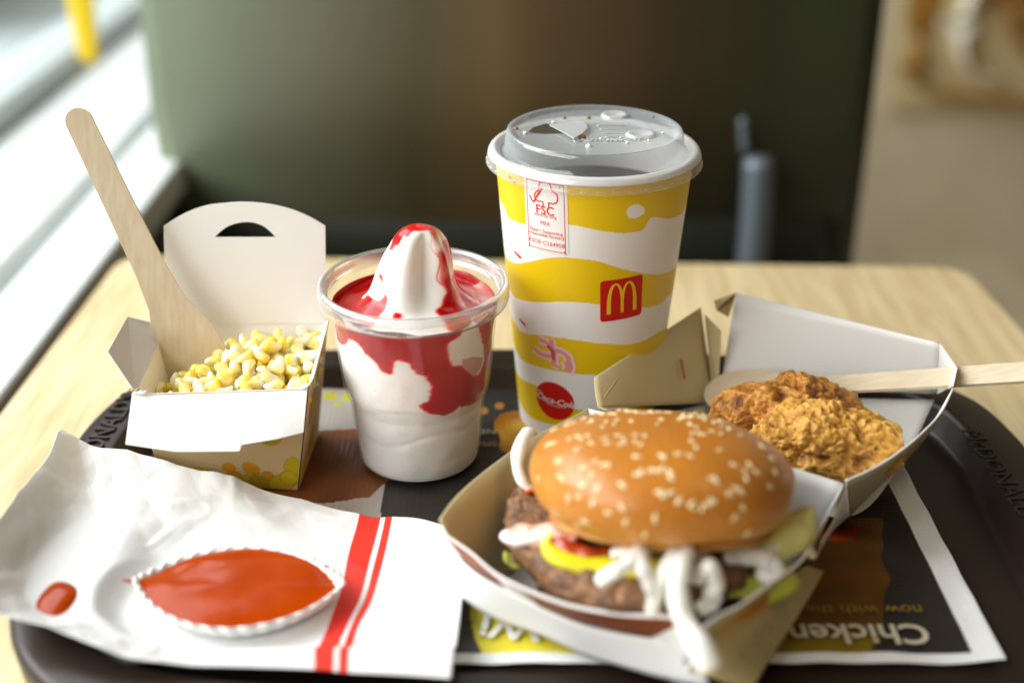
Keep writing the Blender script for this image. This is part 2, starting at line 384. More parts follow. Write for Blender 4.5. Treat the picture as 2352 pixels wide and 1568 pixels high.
paint(smoothpoly(P2([(1140, 985), (1160, 955), (1200, 945), (1245, 965), (1250, 1010), (1215, 1040), (1160, 1040)])), (196, 150, 40), (140, 86, 14), .004)
for (u, v) in ((1052, 932), (1110, 948), (1148, 938), (1085, 965), (1010, 920)):
    paint(P2([(u + 11 * math.cos(a), v + 8 * math.sin(a)) for a in np.linspace(0, 6.28, 12)]), (150, 110, 40))
paint(smoothpoly(P2([(1085, 1395), (1170, 1400), (1290, 1440), (1400, 1470), (1480, 1515), (1470, 1540), (1160, 1530), (1100, 1490)])), (225, 212, 60))
# brown photo area under the lid, olive towards the front
ba = P2([(1860, 1190), (2020, 1200), (2035, 1340), (2020, 1520), (1640, 1520), (1700, 1400)])
paint(ba, (112, 72, 22), (84, 52, 18), .004)
paint(P2([(1720, 1460), (2015, 1470), (2010, 1525), (1600, 1525)]), (134, 112, 20), None, .006)
paint(smoothpoly(P2([(1880, 1235), (1925, 1190), (1960, 1200), (1978, 1222), (1960, 1243), (1915, 1248)])), (205, 84, 34), (120, 36, 12), .002)
bw = .0098
brd = (X < LX0 + bw) | (X > LX1 - bw) | (Y < LY0 + .0052) | (Y > LY1 - .0055)
col[brd] = (.84, .85, .86, 1)
Z = .0012 + .0008 * NZ + .0016 * np.clip((X - .150) / .02, 0, 1) ** 2
V = np.stack([X, Y, Z], -1).reshape(-1, 3)
liner = empty('tray_liner', (.012, .45, .001), 'dark printed paper tray liner with a white border', 'tray liner')
lo_ = meshobj('sheet', V.tolist(), grid_faces(gx, gy), attr_mat('printed_liner', .42, .4, bump=(60, .1, .001)), liner)
color_attr(lo_, col.reshape(-1, 4))
def ltext(s, size, u, v, m=WINK, rot=180, bold=0, z=.0026):
    p = at(u, v, z); a = math.radians(rot); flat_text('lettering', s, size, p, (math.cos(a), math.sin(a), 0), (-math.sin(a), math.cos(a), 0), m, liner, bold=bold)
GREYINK = mat('grey_ink', srgb(150, 140, 120), .5)
OLINK = mat('olive_ink', srgb(150, 120, 40), .5)
ltext('Chicken', .0152, 1972, 1452, mat('cream_ink', srgb(206, 198, 172), .5), bold=.0003)
ltext('now with the', .0080, 1985, 1398, OLINK)
ltext('Wi', .0175, 1172, 1437, WINK, 172, bold=.0004)
ltext('NEW', .0062, 1104, 990, GREYINK); ltext('SPICY', .0055, 1106, 1018, OLINK)

# ------------------------------------------------------------------ corn box
YF, YBk = .455, .516; ZT = .051
cb = empty('corn_box', (-.10, .48, .0015), 'open white and kraft paper box filled with sweetcorn', 'food box')
FL, FR = at(305, 905, ZT), at(706, 892, ZT)
BL, BR = at(386, 744, ZT), at(750, 742, ZT)
bFR = at(683, 1123, .002); bFL = at(380, 1105, .002)
bBL = Vector((bFL.x + .004, bFL.y + .046, .002)); bBR = Vector((bFR.x + .002, bFR.y + .046, .002))
WK = [WHITE, KRAFT]
FACE[0] = Vector((-.11, .48, .03))
UPP = Vector((-.11, .40, 1.0))
# printed front: kraft with olive corn drawings (colour attribute on the outer shell)
def bil(a, b, c, d, s, t): return a.lerp(b, s).lerp(d.lerp(c, s), t)
def front_mesh(name, a, b, c, d, blobs, n1=160, n2=110):
    s, t = np.meshgrid(np.linspace(0, 1, n1), np.linspace(0, 1, n2))
    V = [bil(a, b, c, d, s[j, i], t[j, i]) for j in range(n2) for i in range(n1)]
    cc = np.zeros((n2, n1, 4)); cc[:] = srgb(204, 176, 128)
    for (u, v, ru, rv, an, k) in blobs:
        du, dv = (s - u), (t - v) * .85; x = du * math.cos(an) + dv * math.sin(an); y = -du * math.sin(an) + dv * math.cos(an)
        r = (x / ru) ** 2 + (y / rv) ** 2
        cc[r < 1] = srgb(*((196, 168, 30), (178, 150, 24), (206, 140, 30))[k])
        cc[(r > .82) & (r < 1)] = srgb(168, 136, 24)
    o = meshobj(name, V, grid_faces(n1, n2), attr_mat(name + '_print', .7, .2, bump=(700, .2, .0004)), cb, False); color_attr(o, cc.reshape(-1, 4)); return o
blobs = [(.36 + .085 * i + random.uniform(-.01, .01), random.choice((.06, .1, .17, .22)), .055, .07, random.uniform(-1, 1), i % 3) for i in range(8)] + \
        [(.80, .52, .07, .06, .3, 1), (.95, .24, .06, .08, 0, 0), (.72, .04, .07, .08, .5, 1), (.55, .05, .06, .06, .5, 0), (.88, .06, .1, .08, .2, 0), (.28, .12, .06, .07, 0, 0), (.5, .2, .05, .05, .4, 2), (.66, .2, .05, .07, .9, 2), (.93, .12, .06, .07, .9, 0), (.1, .1, .06, .07, .9, 0), (.2, .05, .06, .07, .9, 0)]
sd = Vector((0, -.0006, 0))
front_mesh('front_panel', bFL + sd, bFR + sd, FR + sd, FL + sd, blobs)
panel('front_lining', [bFL, FL, FR, bFR], WHITE, cb, .0003, 0)
sx = Vector((.0006, 0, 0))
front_mesh('side_panel', bFR + sx, bBR + sx, BR + sx, FR + sx, [(.3, .6, .1, .14, .4, 2), (.5, .2, .14, .1, .2, 1), (.2, .1, .14, .1, .2, 0)], 60, 60)
panel('side_lining', [bFR, FR, BR, bBR], WHITE, cb, .0003, 0)
panel('side_panel', [bBL, BL, FL, bFL], WK, cb, .0005)
panel('back_panel', [bBR, BR, BL, bBL], WK, cb, .0005)
panel('base_panel', [bFL, bFR, bBR, bBL], WK, cb, .0005)
# back flap with a handle slot, leaning back slightly
def on_back(u, v, y0=YBk, zr=ZT, lean=.10):
    d = ray(u, v); # plane through (y0, zr) leaning back by `lean`
    t = (y0 + lean * (H - zr)) / (d.y - lean * d.z); p = CAM + d * t; return p
arc = [(376, 519), (420, 492), (470, 473), (520, 466), (566, 464), (620, 469), (670, 481), (715, 500), (747, 519)]
arcp = [Vector((x, y, 0)) for x, y in arc]; arcp = catmull(arcp, 33)
slot_b = [Vector((493 + (631 - 493) * k / 24, 545 - .5 * math.sin(math.pi * k / 24), 0)) for k in range(25)]
slot_t = catmull([Vector(p + (0,)) for p in [(493, 545), (505, 533), (525, 519), (553, 511), (580, 511), (604, 519), (622, 533), (631, 543)]], 25)
me = bmesh.new()
outer = [on_back(386, 744), on_back(750, 742)] + [on_back(p.x, p.y) for p in reversed(arcp)]
# strips: left block, lower block, right block, upper block around the slot
def q(*p): return [on_back(a, b) for a, b in p]
xs = [376 + (747 - 376) * k / 40 for k in range(41)]
def arcy(x): 
    for i in range(len(arcp) - 1):
        if arcp[i].x <= x <= arcp[i + 1].x:
            t = (x - arcp[i].x) / max(1e-6, arcp[i + 1].x - arcp[i].x); return arcp[i].y + t * (arcp[i + 1].y - arcp[i].y)
    return 519
def sty(x):
    for i in range(24):
        if slot_t[i].x <= x <= slot_t[i + 1].x:
            t = (x - slot_t[i].x) / max(1e-6, slot_t[i + 1].x - slot_t[i].x); return slot_t[i].y + t * (slot_t[i + 1].y - slot_t[i].y)
    return 545
xs = sorted(set([376, 747] + [376 + 371 * k / 44 for k in range(45)] + [493, 631] + [493 + 138 * k / 24 for k in range(25)]))
xs = [x for i, x in enumerate(xs) if i == 0 or x - xs[i - 1] > .3]
V = []; Fc = []
for x in xs:
    s = (x - 376) / 371; xb = 386 + s * (750 - 386)
    up = sty(x) if 493 <= x <= 631 else 545
    V += [on_back(xb, 743 - s), on_back(x, 545), on_back(x, up), on_back(x, arcy(x))]
for i in range(len(xs) - 1):
    a, b = i * 4, i * 4 + 4; Fc.append((a, b, b + 1, a + 1)); Fc.append((a + 2, b + 2, b + 3, a + 3))
fl_ = meshobj('back_flap', V, orient(V, Fc, CAM), WK, cb, False); solid(fl_, .0005, -1, 1, 0)
# front flap folded outwards
a_ = [at(303, 905, ZT), at(400, 901, ZT), at(520, 898, ZT), at(640, 894, ZT), at(706, 892, ZT)]
zf = .0405
b_ = [at(288, 1019, zf), at(402, 1036, zf - .002), at(550, 1035, zf - .002), at(556, 1020, zf - .001), at(640, 1006, zf), at(697, 992, zf)]
ruled('front_flap', b_, a_, [WHITE, KRAFT], cb, 40, 5, .0005, curve=False, smooth=False, face=UPP)
# left flap
lf = [atY(313, 896, YF + .002), atY(248, 807, YF + .022), atY(293, 727, YBk - .004), atY(380, 739, YBk - .002)]
lf[0] = FL + Vector((.001, .001, 0)); lf[3] = BL + Vector((0, -.002, 0))
panel('side_flap', [lf[0], lf[3], at(293, 727, .062), at(248, 807, .064)], [mat('grey_board', srgb(196, 192, 188), .6), KRAFT], cb, .0005, face=Vector((.5,.4,.2)))
panel('side_flap', [BR, FR + Vector((.0006, .001, 0)), at(722, 868, .058), at(757, 735, .060)], [KRAFT, WHITE], cb, .0005, face=Vector((.5,.4,.0)))
# torn corner fibres
for (u, v) in ((310, 897), (318, 902), (328, 903), (700, 890), (704, 886)):
    p = at(u, v, ZT + .001); tube('torn_fibre', [p + Vector((-.002, 0, .0003)), p, p + Vector((.0018, .0006, .0008))], .0006, KRAFT if u < 315 else WHITE, cb, n=8, seg=6)
# ------------------------------------------------------------------ corn kernels
KM = mat('corn_kernel', srgb(246, 214, 70), .3, .5, sss=.7, ssr=(.010, .007, .002), coat=.3)
nt = KM.node_tree; b = nt.nodes['Principled BSDF']
oi = nt.nodes.new('ShaderNodeObjectInfo'); tc = nt.nodes.new('ShaderNodeTexCoord'); sx_ = nt.nodes.new('ShaderNodeSeparateXYZ')
nt.links.new(tc.outputs['Object'], sx_.inputs[0])
ad = nt.nodes.new('ShaderNodeMath'); ad.operation = 'MULTIPLY_ADD'; ad.inputs[1].default_value = 120; nt.links.new(sx_.outputs[2], ad.inputs[0]); rm = nt.nodes.new('ShaderNodeMapRange'); rm.inputs[3].default_value = .22; rm.inputs[4].default_value = .62; nt.links.new(oi.outputs['Random'], rm.inputs[0]); nt.links.new(rm.outputs[0], ad.inputs[2])
r_ = nt.nodes.new('ShaderNodeValToRGB'); r_.color_ramp.elements[0].position = .05; r_.color_ramp.elements[0].color = srgb(255, 246, 222)
r_.color_ramp.elements[1].position = 1.0; r_.color_ramp.elements[1].color = srgb(254, 206, 44)
e = r_.color_ramp.elements.new(.5); e.color = srgb(255, 232, 146)
nt.links.new(ad.outputs[0], r_.inputs[0]); nt.links.new(r_.outputs[0], b.inputs['Base Color'])
def kernel_mesh(seed):
    random.seed(seed); V = []; nu, nv = 12, 9
    for j in range(nv):
        th = math.pi * j / (nv - 1); z = -math.cos(th)
        for i in range(nu):
            ph = 2 * math.pi * i / nu; taper = .72 + .30 * z
            x = math.copysign(abs(math.cos(ph)) ** .8, math.cos(ph)) * math.sin(th) ** .75 * taper * .0040
            y = math.copysign(abs(math.sin(ph)) ** .8, math.sin(ph)) * math.sin(th) ** .75 * taper * .0027
            zz = z * .0046 - (.0007 * math.exp(-(x / .002) ** 2) if z > .6 else 0)
            V.append((x, y + .0006 * math.sin(3 * z + seed), zz))
    me = bpy.data.meshes.new('corn_kernel'); me.from_pydata(V, [], grid_faces(nu, nv, True)); me.materials.append(KM)
    me.polygons.foreach_set('use_smooth', [True] * len(me.polygons)); me.update(); return me
kms = [kernel_mesh(s) for s in range(4)]
random.seed(11)
proto = None
def add_kernel(p, rot, sc, label='single yellow sweetcorn kernel in the heaped corn box'):
    o = bpy.data.objects.new('corn_kernel', random.choice(kms)); o.location = p; o.rotation_euler = rot; o.scale = (sc, sc, sc)
    link(o, None, label, 'corn kernel', 'sweetcorn kernels heaped in the corn box')
def heap(s, t): # s left-right, t front-back -> height over rim
    return -.0060 + .0015 * t + .0050 * math.exp(-((s - .62) / .25) ** 2 - ((t - .55) / .35) ** 2) - .008 * math.exp(-((s - .08) / .16) ** 2) - .009 * math.exp(-((s - .25) / .16) ** 2 - ((t - .9) / .3) ** 2)
for L, dz in ((0, -.0095), (1, -.0045), (2, 0)):
    for i in range(11):
        for j in range(9):
            s = (i + .5 + .5 * (j % 2) * .8 + random.uniform(-.3, .3)) / 11.4; t = (j + .6 + random.uniform(-.3, .3)) / 9.2
            if not (.03 < s < .97 and .06 < t < .95): continue
            p = bil(FL, FR, BR, BL, s, t)
            if L == 2 and random.random() < .18: continue
            z = ZT + heap(s, t) + dz + random.uniform(-.001, .0012)
            q_ = .0035 * (ZT - z) / .04
            add_kernel((p.x, p.y - .001, z), (random.uniform(0, 6.28), random.uniform(0, 6.28), random.uniform(0, 6.28)), random.uniform(.92, 1.12))
meshobj('corn_filling', [bil(bFL, bFR, bBR, bBL, s, t).lerp(bil(FL, FR, BR, BL, s, t), .66) for s, t in ((.02, .03), (.98, .03), (.98, .97), (.02, .97))], [(0, 1, 2, 3)],
        KM, None, False, label='deeper layer of sweetcorn below the loose kernels in the box', cat='corn', kind='stuff')
def grain(name, sc):
    m = mat(name, srgb(218, 205, 180), .6, .25, noise_col=(srgb(204, 186, 156), 1, .3, .75)); nt = m.node_tree
    nz = [n for n in nt.nodes if n.type == 'TEX_NOISE'][0]; tc = [n for n in nt.nodes if n.type == 'TEX_COORD'][0]; mp = nt.nodes.new('ShaderNodeMapping'); mp.inputs['Scale'].default_value = sc
    nt.links.new(tc.outputs['Object'], mp.inputs[0]); nt.links.new(mp.outputs[0], nz.inputs['Vector']); return m
BIRCHES = [grain('birch_upright', (500, 300, 26)), grain('birch_lying', (26, 500, 300))]
# ------------------------------------------------------------------ wooden spoons
def spoon(name, A, B, widthdir, prof, th, label, bend=.0):
    """flat wooden spoon from bowl end A to handle end B; prof = (t, half width)"""
    A, B = Vector(A), Vector(B); ax = (B - A); L = ax.length; ax.normalize(); wd = Vector(widthdir); wd = (wd - ax * wd.dot(ax)).normalized(); nn = wd.cross(ax)
    ts = [p[0] for p in prof]; ws = [p[1] for p in prof]
    n = 80; V = []
    for k in range(n):
        t = k / (n - 1); t = .5 - .5 * math.cos(math.pi * t)
        w_ = np.interp(t, ts, ws)
        e1 = t * L; e2 = (1 - t) * L; re = w_ if t > .5 else w_
        if e2 < .0058: w_ *= math.sqrt(max(1e-4, 1 - ((.0058 - e2) / .0058) ** 2))
        if e1 < .010: w_ *= math.sqrt(max(1e-3, 1 - ((.010 - e1) / .010) ** 2))
        c = A + ax * (t * L) + nn * (bend * math.sin(math.pi * t))
        for sx, sn in ((-1, -1), (-1, 1), (1, 1), (1, -1)):
            V.append(c + wd * w_ * sx + nn * th / 2 * sn)
    f = grid_faces(4, n, True) + [(3, 2, 1, 0), tuple(range((n - 1) * 4, n * 4))]
    o = meshobj(name, V, f, BIRCHES.pop(0), None, False, label=label, cat='spoon'); bevel(o, .0003, 1); return o
A = atY(484, 905, .494); B = atY(168, 250, .520)
spoon('wooden_spoon', A, B, Vector((1, .25, .3)), [(0, .0115), (.1, .0150), (.22, .0135), (.33, .0082), (.45, .0068), (.75, .0060), (1, .0056)], .0017,
      'pale wooden spoon standing upright in the sweetcorn box')
A = at(1618, 903, .020); B = at(2620, 838, .066)
spoon('wooden_spoon', A, B, Vector((-.1, 1, .25)), [(0, .0095), (.08, .0125), (.15, .0115), (.24, .0062), (.32, .0048), (.7, .0054), (1, .0055)], .0017,
      'pale wooden spoon lying across the box lid behind the fried chicken')
# ------------------------------------------------------------------ revolve-hit helper
def interp_prof(prof):
    zs = [p[1] for p in prof]; rs = [p[0] for p in prof]
    return lambda z: float(np.interp(z, zs, rs))
def hit(u, v, cx, cy, rf, z0, z1):
    d = ray(u, v); last = None
    for k in range(1400):
        t = .3 + k * .0003 * 1.0
        p = CAM + d * t
        if p.z < z0 - .001: break
        r = math.hypot(p.x - cx, p.y - cy)
        if r < rf(min(max(p.z, z0), z1)) and p.z < z1 + .02: return math.atan2(p.x - cx, cy - p.y), p.z
    # missed: closest tangent
    best = min(((abs(math.hypot((CAM + d * (.3 + k * .0006)).x - cx, (CAM + d * (.3 + k * .0006)).y - cy) - rf(min(max((CAM + d * (.3 + k * .0006)).z, z0), z1))), k) for k in range(700)))
    p = CAM + d * (.3 + best[1] * .0006); return math.atan2(p.x - cx, cy - p.y), p.z
# ------------------------------------------------------------------ sundae cup and contents
g = at(955, 1119, .0015); R0 = .0262
SX, SY = g.x, g.y + R0
CUPP = [(.0005, .0022), (.021, .0022), (.0245, .0027), (.0262, .0048), (.0270, .009), (.0278, .018), (.0287, .028), (.0291, .0325), (.0297, .0345), (.0309, .0375), (.0317, .0405), (.0329, .052), (.0343, .067), (.0352, .076), (.0358, .0805)]
cup = empty('sundae_cup', (SX, SY, .0022), 'clear plastic cup holding the strawberry sundae', 'cup')
PL = film('clear_plastic', (.86, .88, .88, 1), .004, .06, .022)
PLR = film('clear_plastic_rim', (.90, .91, .91, 1), .16, .08, .2)
revolve('cup_wall', CUPP, SX, SY, PL, cup, 128)
RIM = [(.0358, .0805), (.0364, .0812), (.0368, .0828), (.0368, .0850), (.0374, .0862), (.0388, .0865), (.0398, .0855), (.0401, .0835), (.0401, .0800), (.0397, .0786), (.0393, .0782)]
revolve('cup_rim', RIM, SX, SY, PLR, cup, 128)
cr_ = [(r - .0009, z) for r, z in CUPP if z < .0775]; cr_ = [(max(.0003, r), z + (.0009 if z < .003 else 0)) for r, z in cr_]; cr_.append((.0345, .0775))
crf = interp_prof([p for p in cr_ if p[1] > .003])
Z2 = lambda L: [((1200 + .7653 * x) / 1.7415, (850 + .7653 * y) / 1.7415) for x, y in L]
def tophit(u, v): return hit(u, v, SX, SY, lambda z: crf(z) if z < .0772 else .0342, .004, .085)
def hp(L): return [tophit(u, v) for u, v in Z2(L)]
lower = hp([(172, 690), (230, 692), (262, 650), (300, 680), (330, 720), (400, 790), (432, 838), (478, 846), (486, 780), (520, 770), (545, 795), (570, 780), (600, 835), (660, 850), (695, 900), (680, 985), (630, 1000), (680, 1050), (740, 1060), (800, 1042), (830, 1000), (870, 1015), (940, 980)])
lower = [(-1.62, .062)] + lower[1:-1] + [(1.6, lower[-1][1])]
redpoly = [(-1.7, .1)] + lower + [(1.7, .1)]
isl = smoothpoly(hp([(770, 690), (835, 640), (850, 592), (900, 575), (935, 585), (945, 640), (958, 700), (962, 770), (935, 850), (905, 850), (840, 800), (810, 808), (785, 790)]), 80)
pink = hp([(845, 770), (900, 755), (955, 760), (950, 800), (910, 862), (850, 810)])
nA, nZ = 720, 330
zz = np.linspace(.004, .0772, nZ); ph = np.linspace(-math.pi, math.pi, nA, endpoint=False); PH, ZZ = np.meshgrid(ph, zz)
ns = np.array([[noise.noise(Vector((math.sin(p) * 4, math.cos(p) * 4, z * 120))) for p in ph[::3]] for z in zz[::3]]); ns = np.repeat(np.repeat(ns, 3, 0), 3, 1)[:nZ, :nA]
ns2 = np.array([[noise.noise(Vector((math.sin(p) * 22, math.cos(p) * 22, z * 600))) for p in ph[::2]] for z in zz[::2]]); ns2 = np.repeat(np.repeat(ns2, 2, 0), 2, 1)[:nZ, :nA]
red = inpoly(PH + ns * .02 + ns2 * .015, ZZ + ns * .0006 + ns2 * .0006, redpoly) & ~inpoly(PH + ns * .02 + ns2 * .015, ZZ + ns2 * .0004, isl)
backz = .048 + .014 * np.sin(PH * 3 + 1) + .006 * np.sin(PH * 7)
red |= (np.abs(PH) > 1.6) & (ZZ > backz)
pk = inpoly(PH, ZZ, pink)
def fold(zc, amp, w_, ph0, sl): return np.exp(-((ZZ - zc - sl * np.sin(PH * 1.5 + ph0) - .0012 * np.sin(PH * 5 + ph0)) / w_) ** 2) * amp
RR = np.array([crf(z) for z in zz])[:, None] * np.ones((1, nA)) + ns * .00035 - fold(.0225, .0003, .0016, .4, .004) - fold(.033, .0003, .0020, 1.9, .005) - fold(.0145, .0001, .0016, 3.0, .003) - .0012 * np.exp(-((PH + 1.1) / .25) ** 2 - ((ZZ - .041) / .006) ** 2)
sun = empty('strawberry_sundae', (SX, SY, .003), 'swirled vanilla soft serve with strawberry sauce inside the clear cup', 'ice cream')
ICE = mat('soft_serve', (.86, .85, .80, 1), .42, .4, sss=.6, ssr=(.012, .010, .007), bump=(140, .15, .002))
SAUCE = mat('strawberry_sauce', srgb(176, 4, 10), .2, .3, sss=.1, ssr=(.006, .001, .001), coat=.2, noise_col=(srgb(206, 30, 30), 90, .35, .7), bump=(120, .2, .002))
PKM = mat('pink_cream', srgb(214, 160, 158), .4, .4, sss=.3)
VV = np.stack([SX + RR * np.sin(PH), SY - RR * np.cos(PH), ZZ], -1).reshape(-1, 3)
allf = np.array(grid_faces(nA, nZ, True))
fr_ = red.reshape(-1)[allf[:, 0]]; fp_ = pk.reshape(-1)[allf[:, 0]]
def submesh(name, V, Fc, m, parent, cols=None, **kw):
    ids, inv = np.unique(Fc, return_inverse=True); o = meshobj(name, V[ids].tolist(), inv.reshape(Fc.shape).tolist(), m, parent, True, **kw)
    if cols is not None: color_attr(o, cols.reshape(-1, 4)[ids])
    return o
def blur2(a, kz, ka, it=2):
    a = a.astype(float)
    for _ in range(it):
        b = sum(np.roll(a, k, 1) for k in range(-ka, ka + 1)) / (2 * ka + 1); p_ = np.pad(b, ((kz, kz), (0, 0)), 'edge'); a = sum(p_[k:k + a.shape[0]] for k in range(2 * kz + 1)) / (2 * kz + 1)
    return a
def bleed(B, N):
    # amount of sauce 0..1 -> colour from cream over pale pink to deep crimson
    B = np.clip(B + N * .18, 0, 1); st = [0, .22, .42, .60, .80, 1.0]; cs = np.array([(.90, .89, .86), srgb(248, 230, 220)[:3], srgb(226, 120, 112)[:3], srgb(210, 16, 20)[:3], srgb(192, 2, 8)[:3], srgb(168, 0, 6)[:3]])
    o = np.ones(B.shape + (4,)); 
    for c in range(3): o[..., c] = np.interp(B, st, cs[:, c])
    return o
ICEA = attr_mat('soft_serve_tinted', .42, .4, bump=(140, .15, .002), sss=.35); ICEA.node_tree.nodes['Principled BSDF'].inputs['Subsurface Radius'].default_value = (.008, .006, .005)
SAUA = attr_mat('strawberry_sauce_bleeding', .18, .3, coat=.15, bump=(120, .2, .002))
cS = bleed(blur2(red, 3, 5), ns * .6 + ns2)
submesh('ice_cream_side', VV, allf[~fr_ & ~fp_], ICEA, sun, cS); submesh('sauce_side', VV, allf[fr_ & ~fp_], SAUA, sun, cS); 
if (fp_).any(): submesh('pink_swirl', VV, allf[fp_], PKM, sun)
meshobj('ice_cream_base', [(SX + .0255 * math.sin(a), SY - .0255 * math.cos(a), .004) for a in np.linspace(0, 6.2832, 64, endpoint=False)], [tuple(range(64))], ICE, sun, False)
# top: pool plus fluted peak, one polar sheet split into sauce and cream
TIP = atY(966, 520, SY - .004)
nR = 220; nT = 540
tt = np.linspace(0, 1, nR); pt = np.linspace(-math.pi, math.pi, nT, endpoint=False); T, A_ = np.meshgrid(tt, pt, indexing='ij')
hT = TIP.z - .0765
TK = [0, .12, .20, .28, .38, .48, .58, .67, .76, .84, .90, .96, 1]
prr = np.interp(tt, TK, [.0346, .0300, .0240, .0200, .0178, .0164, .0150, .0134, .0116, .0094, .0070, .0038, .0001])
phh = np.interp(tt, TK, [0, -.02, .03, .12, .28, .44, .58, .70, .81, .90, .955, .99, 1.0])
def smth(a, k=9):
    b = np.convolve(np.pad(a, k, mode='edge'), np.ones(k) / k, 'same')[k:-k]; b[0] = a[0]; b[-1] = a[-1]; return b
prr = smth(prr, 15); phh = smth(phh, 15)
flute = np.exp(-((A_ - .35) / .42) ** 2) * -.36 + np.exp(-((A_ - 1.35) / .3) ** 2) * -.14 + np.exp(-((A_ + 1.7) / .4) ** 2) * -.12 + .07 * np.cos(A_ * 5 + 2 * T)
win = np.clip((T - .2) / .2, 0, 1) * np.clip((1.0 - T) / .22, 0, 1)
RRt = prr[:, None] * (1 + flute * win)
cxo = (TIP.x - SX) * np.clip(phh, 0, 1) ** 1.2; cyo = (TIP.y - SY) * np.clip(phh, 0, 1)
ntop = np.array([[noise.noise(Vector((math.sin(a) * 3 * (1 - t) + 5, math.cos(a) * 3 * (1 - t), t * 5))) for a in pt[::3]] for t in tt[::2]]); ntop = np.repeat(np.repeat(ntop, 2, 0), 3, 1)[:nR, :nT]
Xt = SX + cxo[:, None] + RRt * np.sin(A_); Yt = SY + cyo[:, None] - RRt * np.cos(A_)
pool = (1 - np.clip(T / .3, 0, 1))
Zt = .0767 + hT * phh[:, None] + .0012 * ntop * (T < .97) + pool * (.0018 * np.sin(A_ * 2 + 2.2))
lowt = np.clip((.42 - T) / .42, 0, 1)
# where the sauce lies: pool left/right/back, right flank and over the tip
redT = (T < .27 + .12 * ntop) & (np.abs(A_) > .55 + .2 * ntop)
flank = (A_ > .78 + .5 * ntop * .5) & (A_ < 2.2) & (T < .93)
tipm = (T > .80 + .05 * np.sin(A_ * 2 + .5) + .06 * ntop) & ~((np.abs(A_ - .1) < .95) & (T < .945))
tipm |= (A_ < -.55) & (A_ > -1.3) & (T > .70 + .3 * ntop)
strk = (np.abs(A_ + .95 + .25 * np.sin(T * 14)) < .10 + .1 * ntop) & (T > .25) & (T < .5)
strk |= (np.abs(A_ + .25) < .08) & (T > .22) & (T < .28)
rb = (np.abs(A_) > 2.2) & (T < .55 + .3 * ntop)
rT = redT | flank | tipm | strk | rb
thin = (~rT) & (T > .3) & (T < .9) & (A_ < -1.1)
VT = np.stack([Xt, Yt, Zt], -1).reshape(-1, 3)
ft = []
for j in range(nR - 1):
    for i in range(nT): a = j * nT + i; b_2 = j * nT + (i + 1) % nT; ft.append((a, b_2, b_2 + nT, a + nT))
ft = np.array(ft); fm = rT.reshape(-1)[ft[:, 0]]
cT = bleed(blur2(rT, 2, 6), ntop * 1.4)
submesh('soft_serve_peak', VT, ft[~fm], ICEA, sun, cT); 
SAUCE2 = mat('strawberry_sauce_thin', srgb(206, 44, 44), .14, .5, sss=.4, ssr=(.006, .002, .002), coat=.7, noise_col=(srgb(232, 150, 140), 110, .45, .75))
fthin = (tipm | flank).reshape(-1)[ft[:, 0]]
cG = bleed(blur2(rT, 2, 6) * .50 + .04, ntop * 2.6)
submesh('sauce_pool', VT, ft[fm & ~fthin], SAUA, sun, cT); submesh('sauce_glaze', VT, ft[fm & fthin], SAUA, sun, cG)
# ------------------------------------------------------------------ drink cup
g = at(1347, 945, .0015); DX, DY = g.x, g.y
DR0, DR1, DZ1 = .0316, .0426, .1290
drf = lambda z: DR0 + (DR1 - DR0) * min(max((z - .0015) / (DZ1 - .0015), 0), 1)
Z3 = lambda L: [((1880 + .925 * x) / 1.7415, (350 + .925 * y) / 1.7415) for x, y in L]
def dh(L): return [hit(u, v, DX, DY, drf, .0015, DZ1) for u, v in Z3(L)]
dc = empty('drink_cup', (DX, DY, .0015), 'tall yellow and white paper drink cup with a clear lid', 'drink cup')
def ext(L, zl, zr): # extend a band edge around the back of the cup
    return [(-math.pi, (zl + zr) / 2), (-2.3, zl)] + L + [(2.3, zr), (math.pi, (zl + zr) / 2)]
def zfun(L, P):
    a = dh(L); a = sorted(a); a = [(-3.1416, a[0][1]), (a[0][0] - .5, a[0][1] + .004)] + a + [(a[-1][0] + .5, a[-1][1] - .004), (3.1416, a[0][1])]
    return np.interp(P, [q[0] for q in a], [q[1] for q in a])
nA, nZ = 900, 420
zz = np.linspace(.0015, DZ1, nZ); ph = np.linspace(-math.pi, math.pi, nA, endpoint=False); PH, ZZ = np.meshgrid(ph, zz)
SM = lambda L, k=40: [(p.x, p.y) for p in catmull([Vector((x, y, 0)) for x, y in L], k)]
B1 = dh(SM([(150, 520), (165, 560), (195, 577), (230, 588), (425, 592), (520, 610), (600, 624), (660, 629), (720, 624), (755, 608), (772, 572), (800, 560), (860, 568), (912, 548)]))
b1 = [(-1.7, B1[0][1] + .003)] + B1 + [(1.7, B1[-1][1] + .006)]
yel = inpoly(PH, ZZ, b1 + [(1.7, .2), (-1.7, .2)]) | ((np.abs(PH) > 1.69) & (ZZ > .102 + .006 * np.sin(PH * 2)))
t2 = zfun(SM([(162, 742), (200, 760), (260, 753), (330, 738), (400, 733), (480, 740), (560, 752), (640, 778), (720, 798), (800, 808), (850, 800), (878, 786)]), PH)
u2 = zfun(SM([(177, 880), (200, 910), (260, 925), (330, 928), (400, 925), (500, 930), (560, 938), (740, 950), (790, 946), (830, 930), (858, 898)]), PH)
yel |= (ZZ < t2) & (ZZ > u2)
t3 = zfun(SM([(196, 1020), (230, 1060), (300, 1070), (380, 1080), (450, 1090), (560, 1105), (640, 1110), (700, 1108), (760, 1090), (843, 1040)]), PH)
u3 = zfun(SM([(207, 1150), (230, 1180), (290, 1205), (380, 1225), (450, 1235), (530, 1240), (640, 1235), (760, 1215), (826, 1170)]), PH)
yel |= (ZZ < t3) & (ZZ > u3)
t4 = zfun(SM([(214, 1250), (240, 1268), (290, 1290), (330, 1330), (390, 1372), (450, 1388), (560, 1395), (690, 1380), (800, 1330)]), PH)
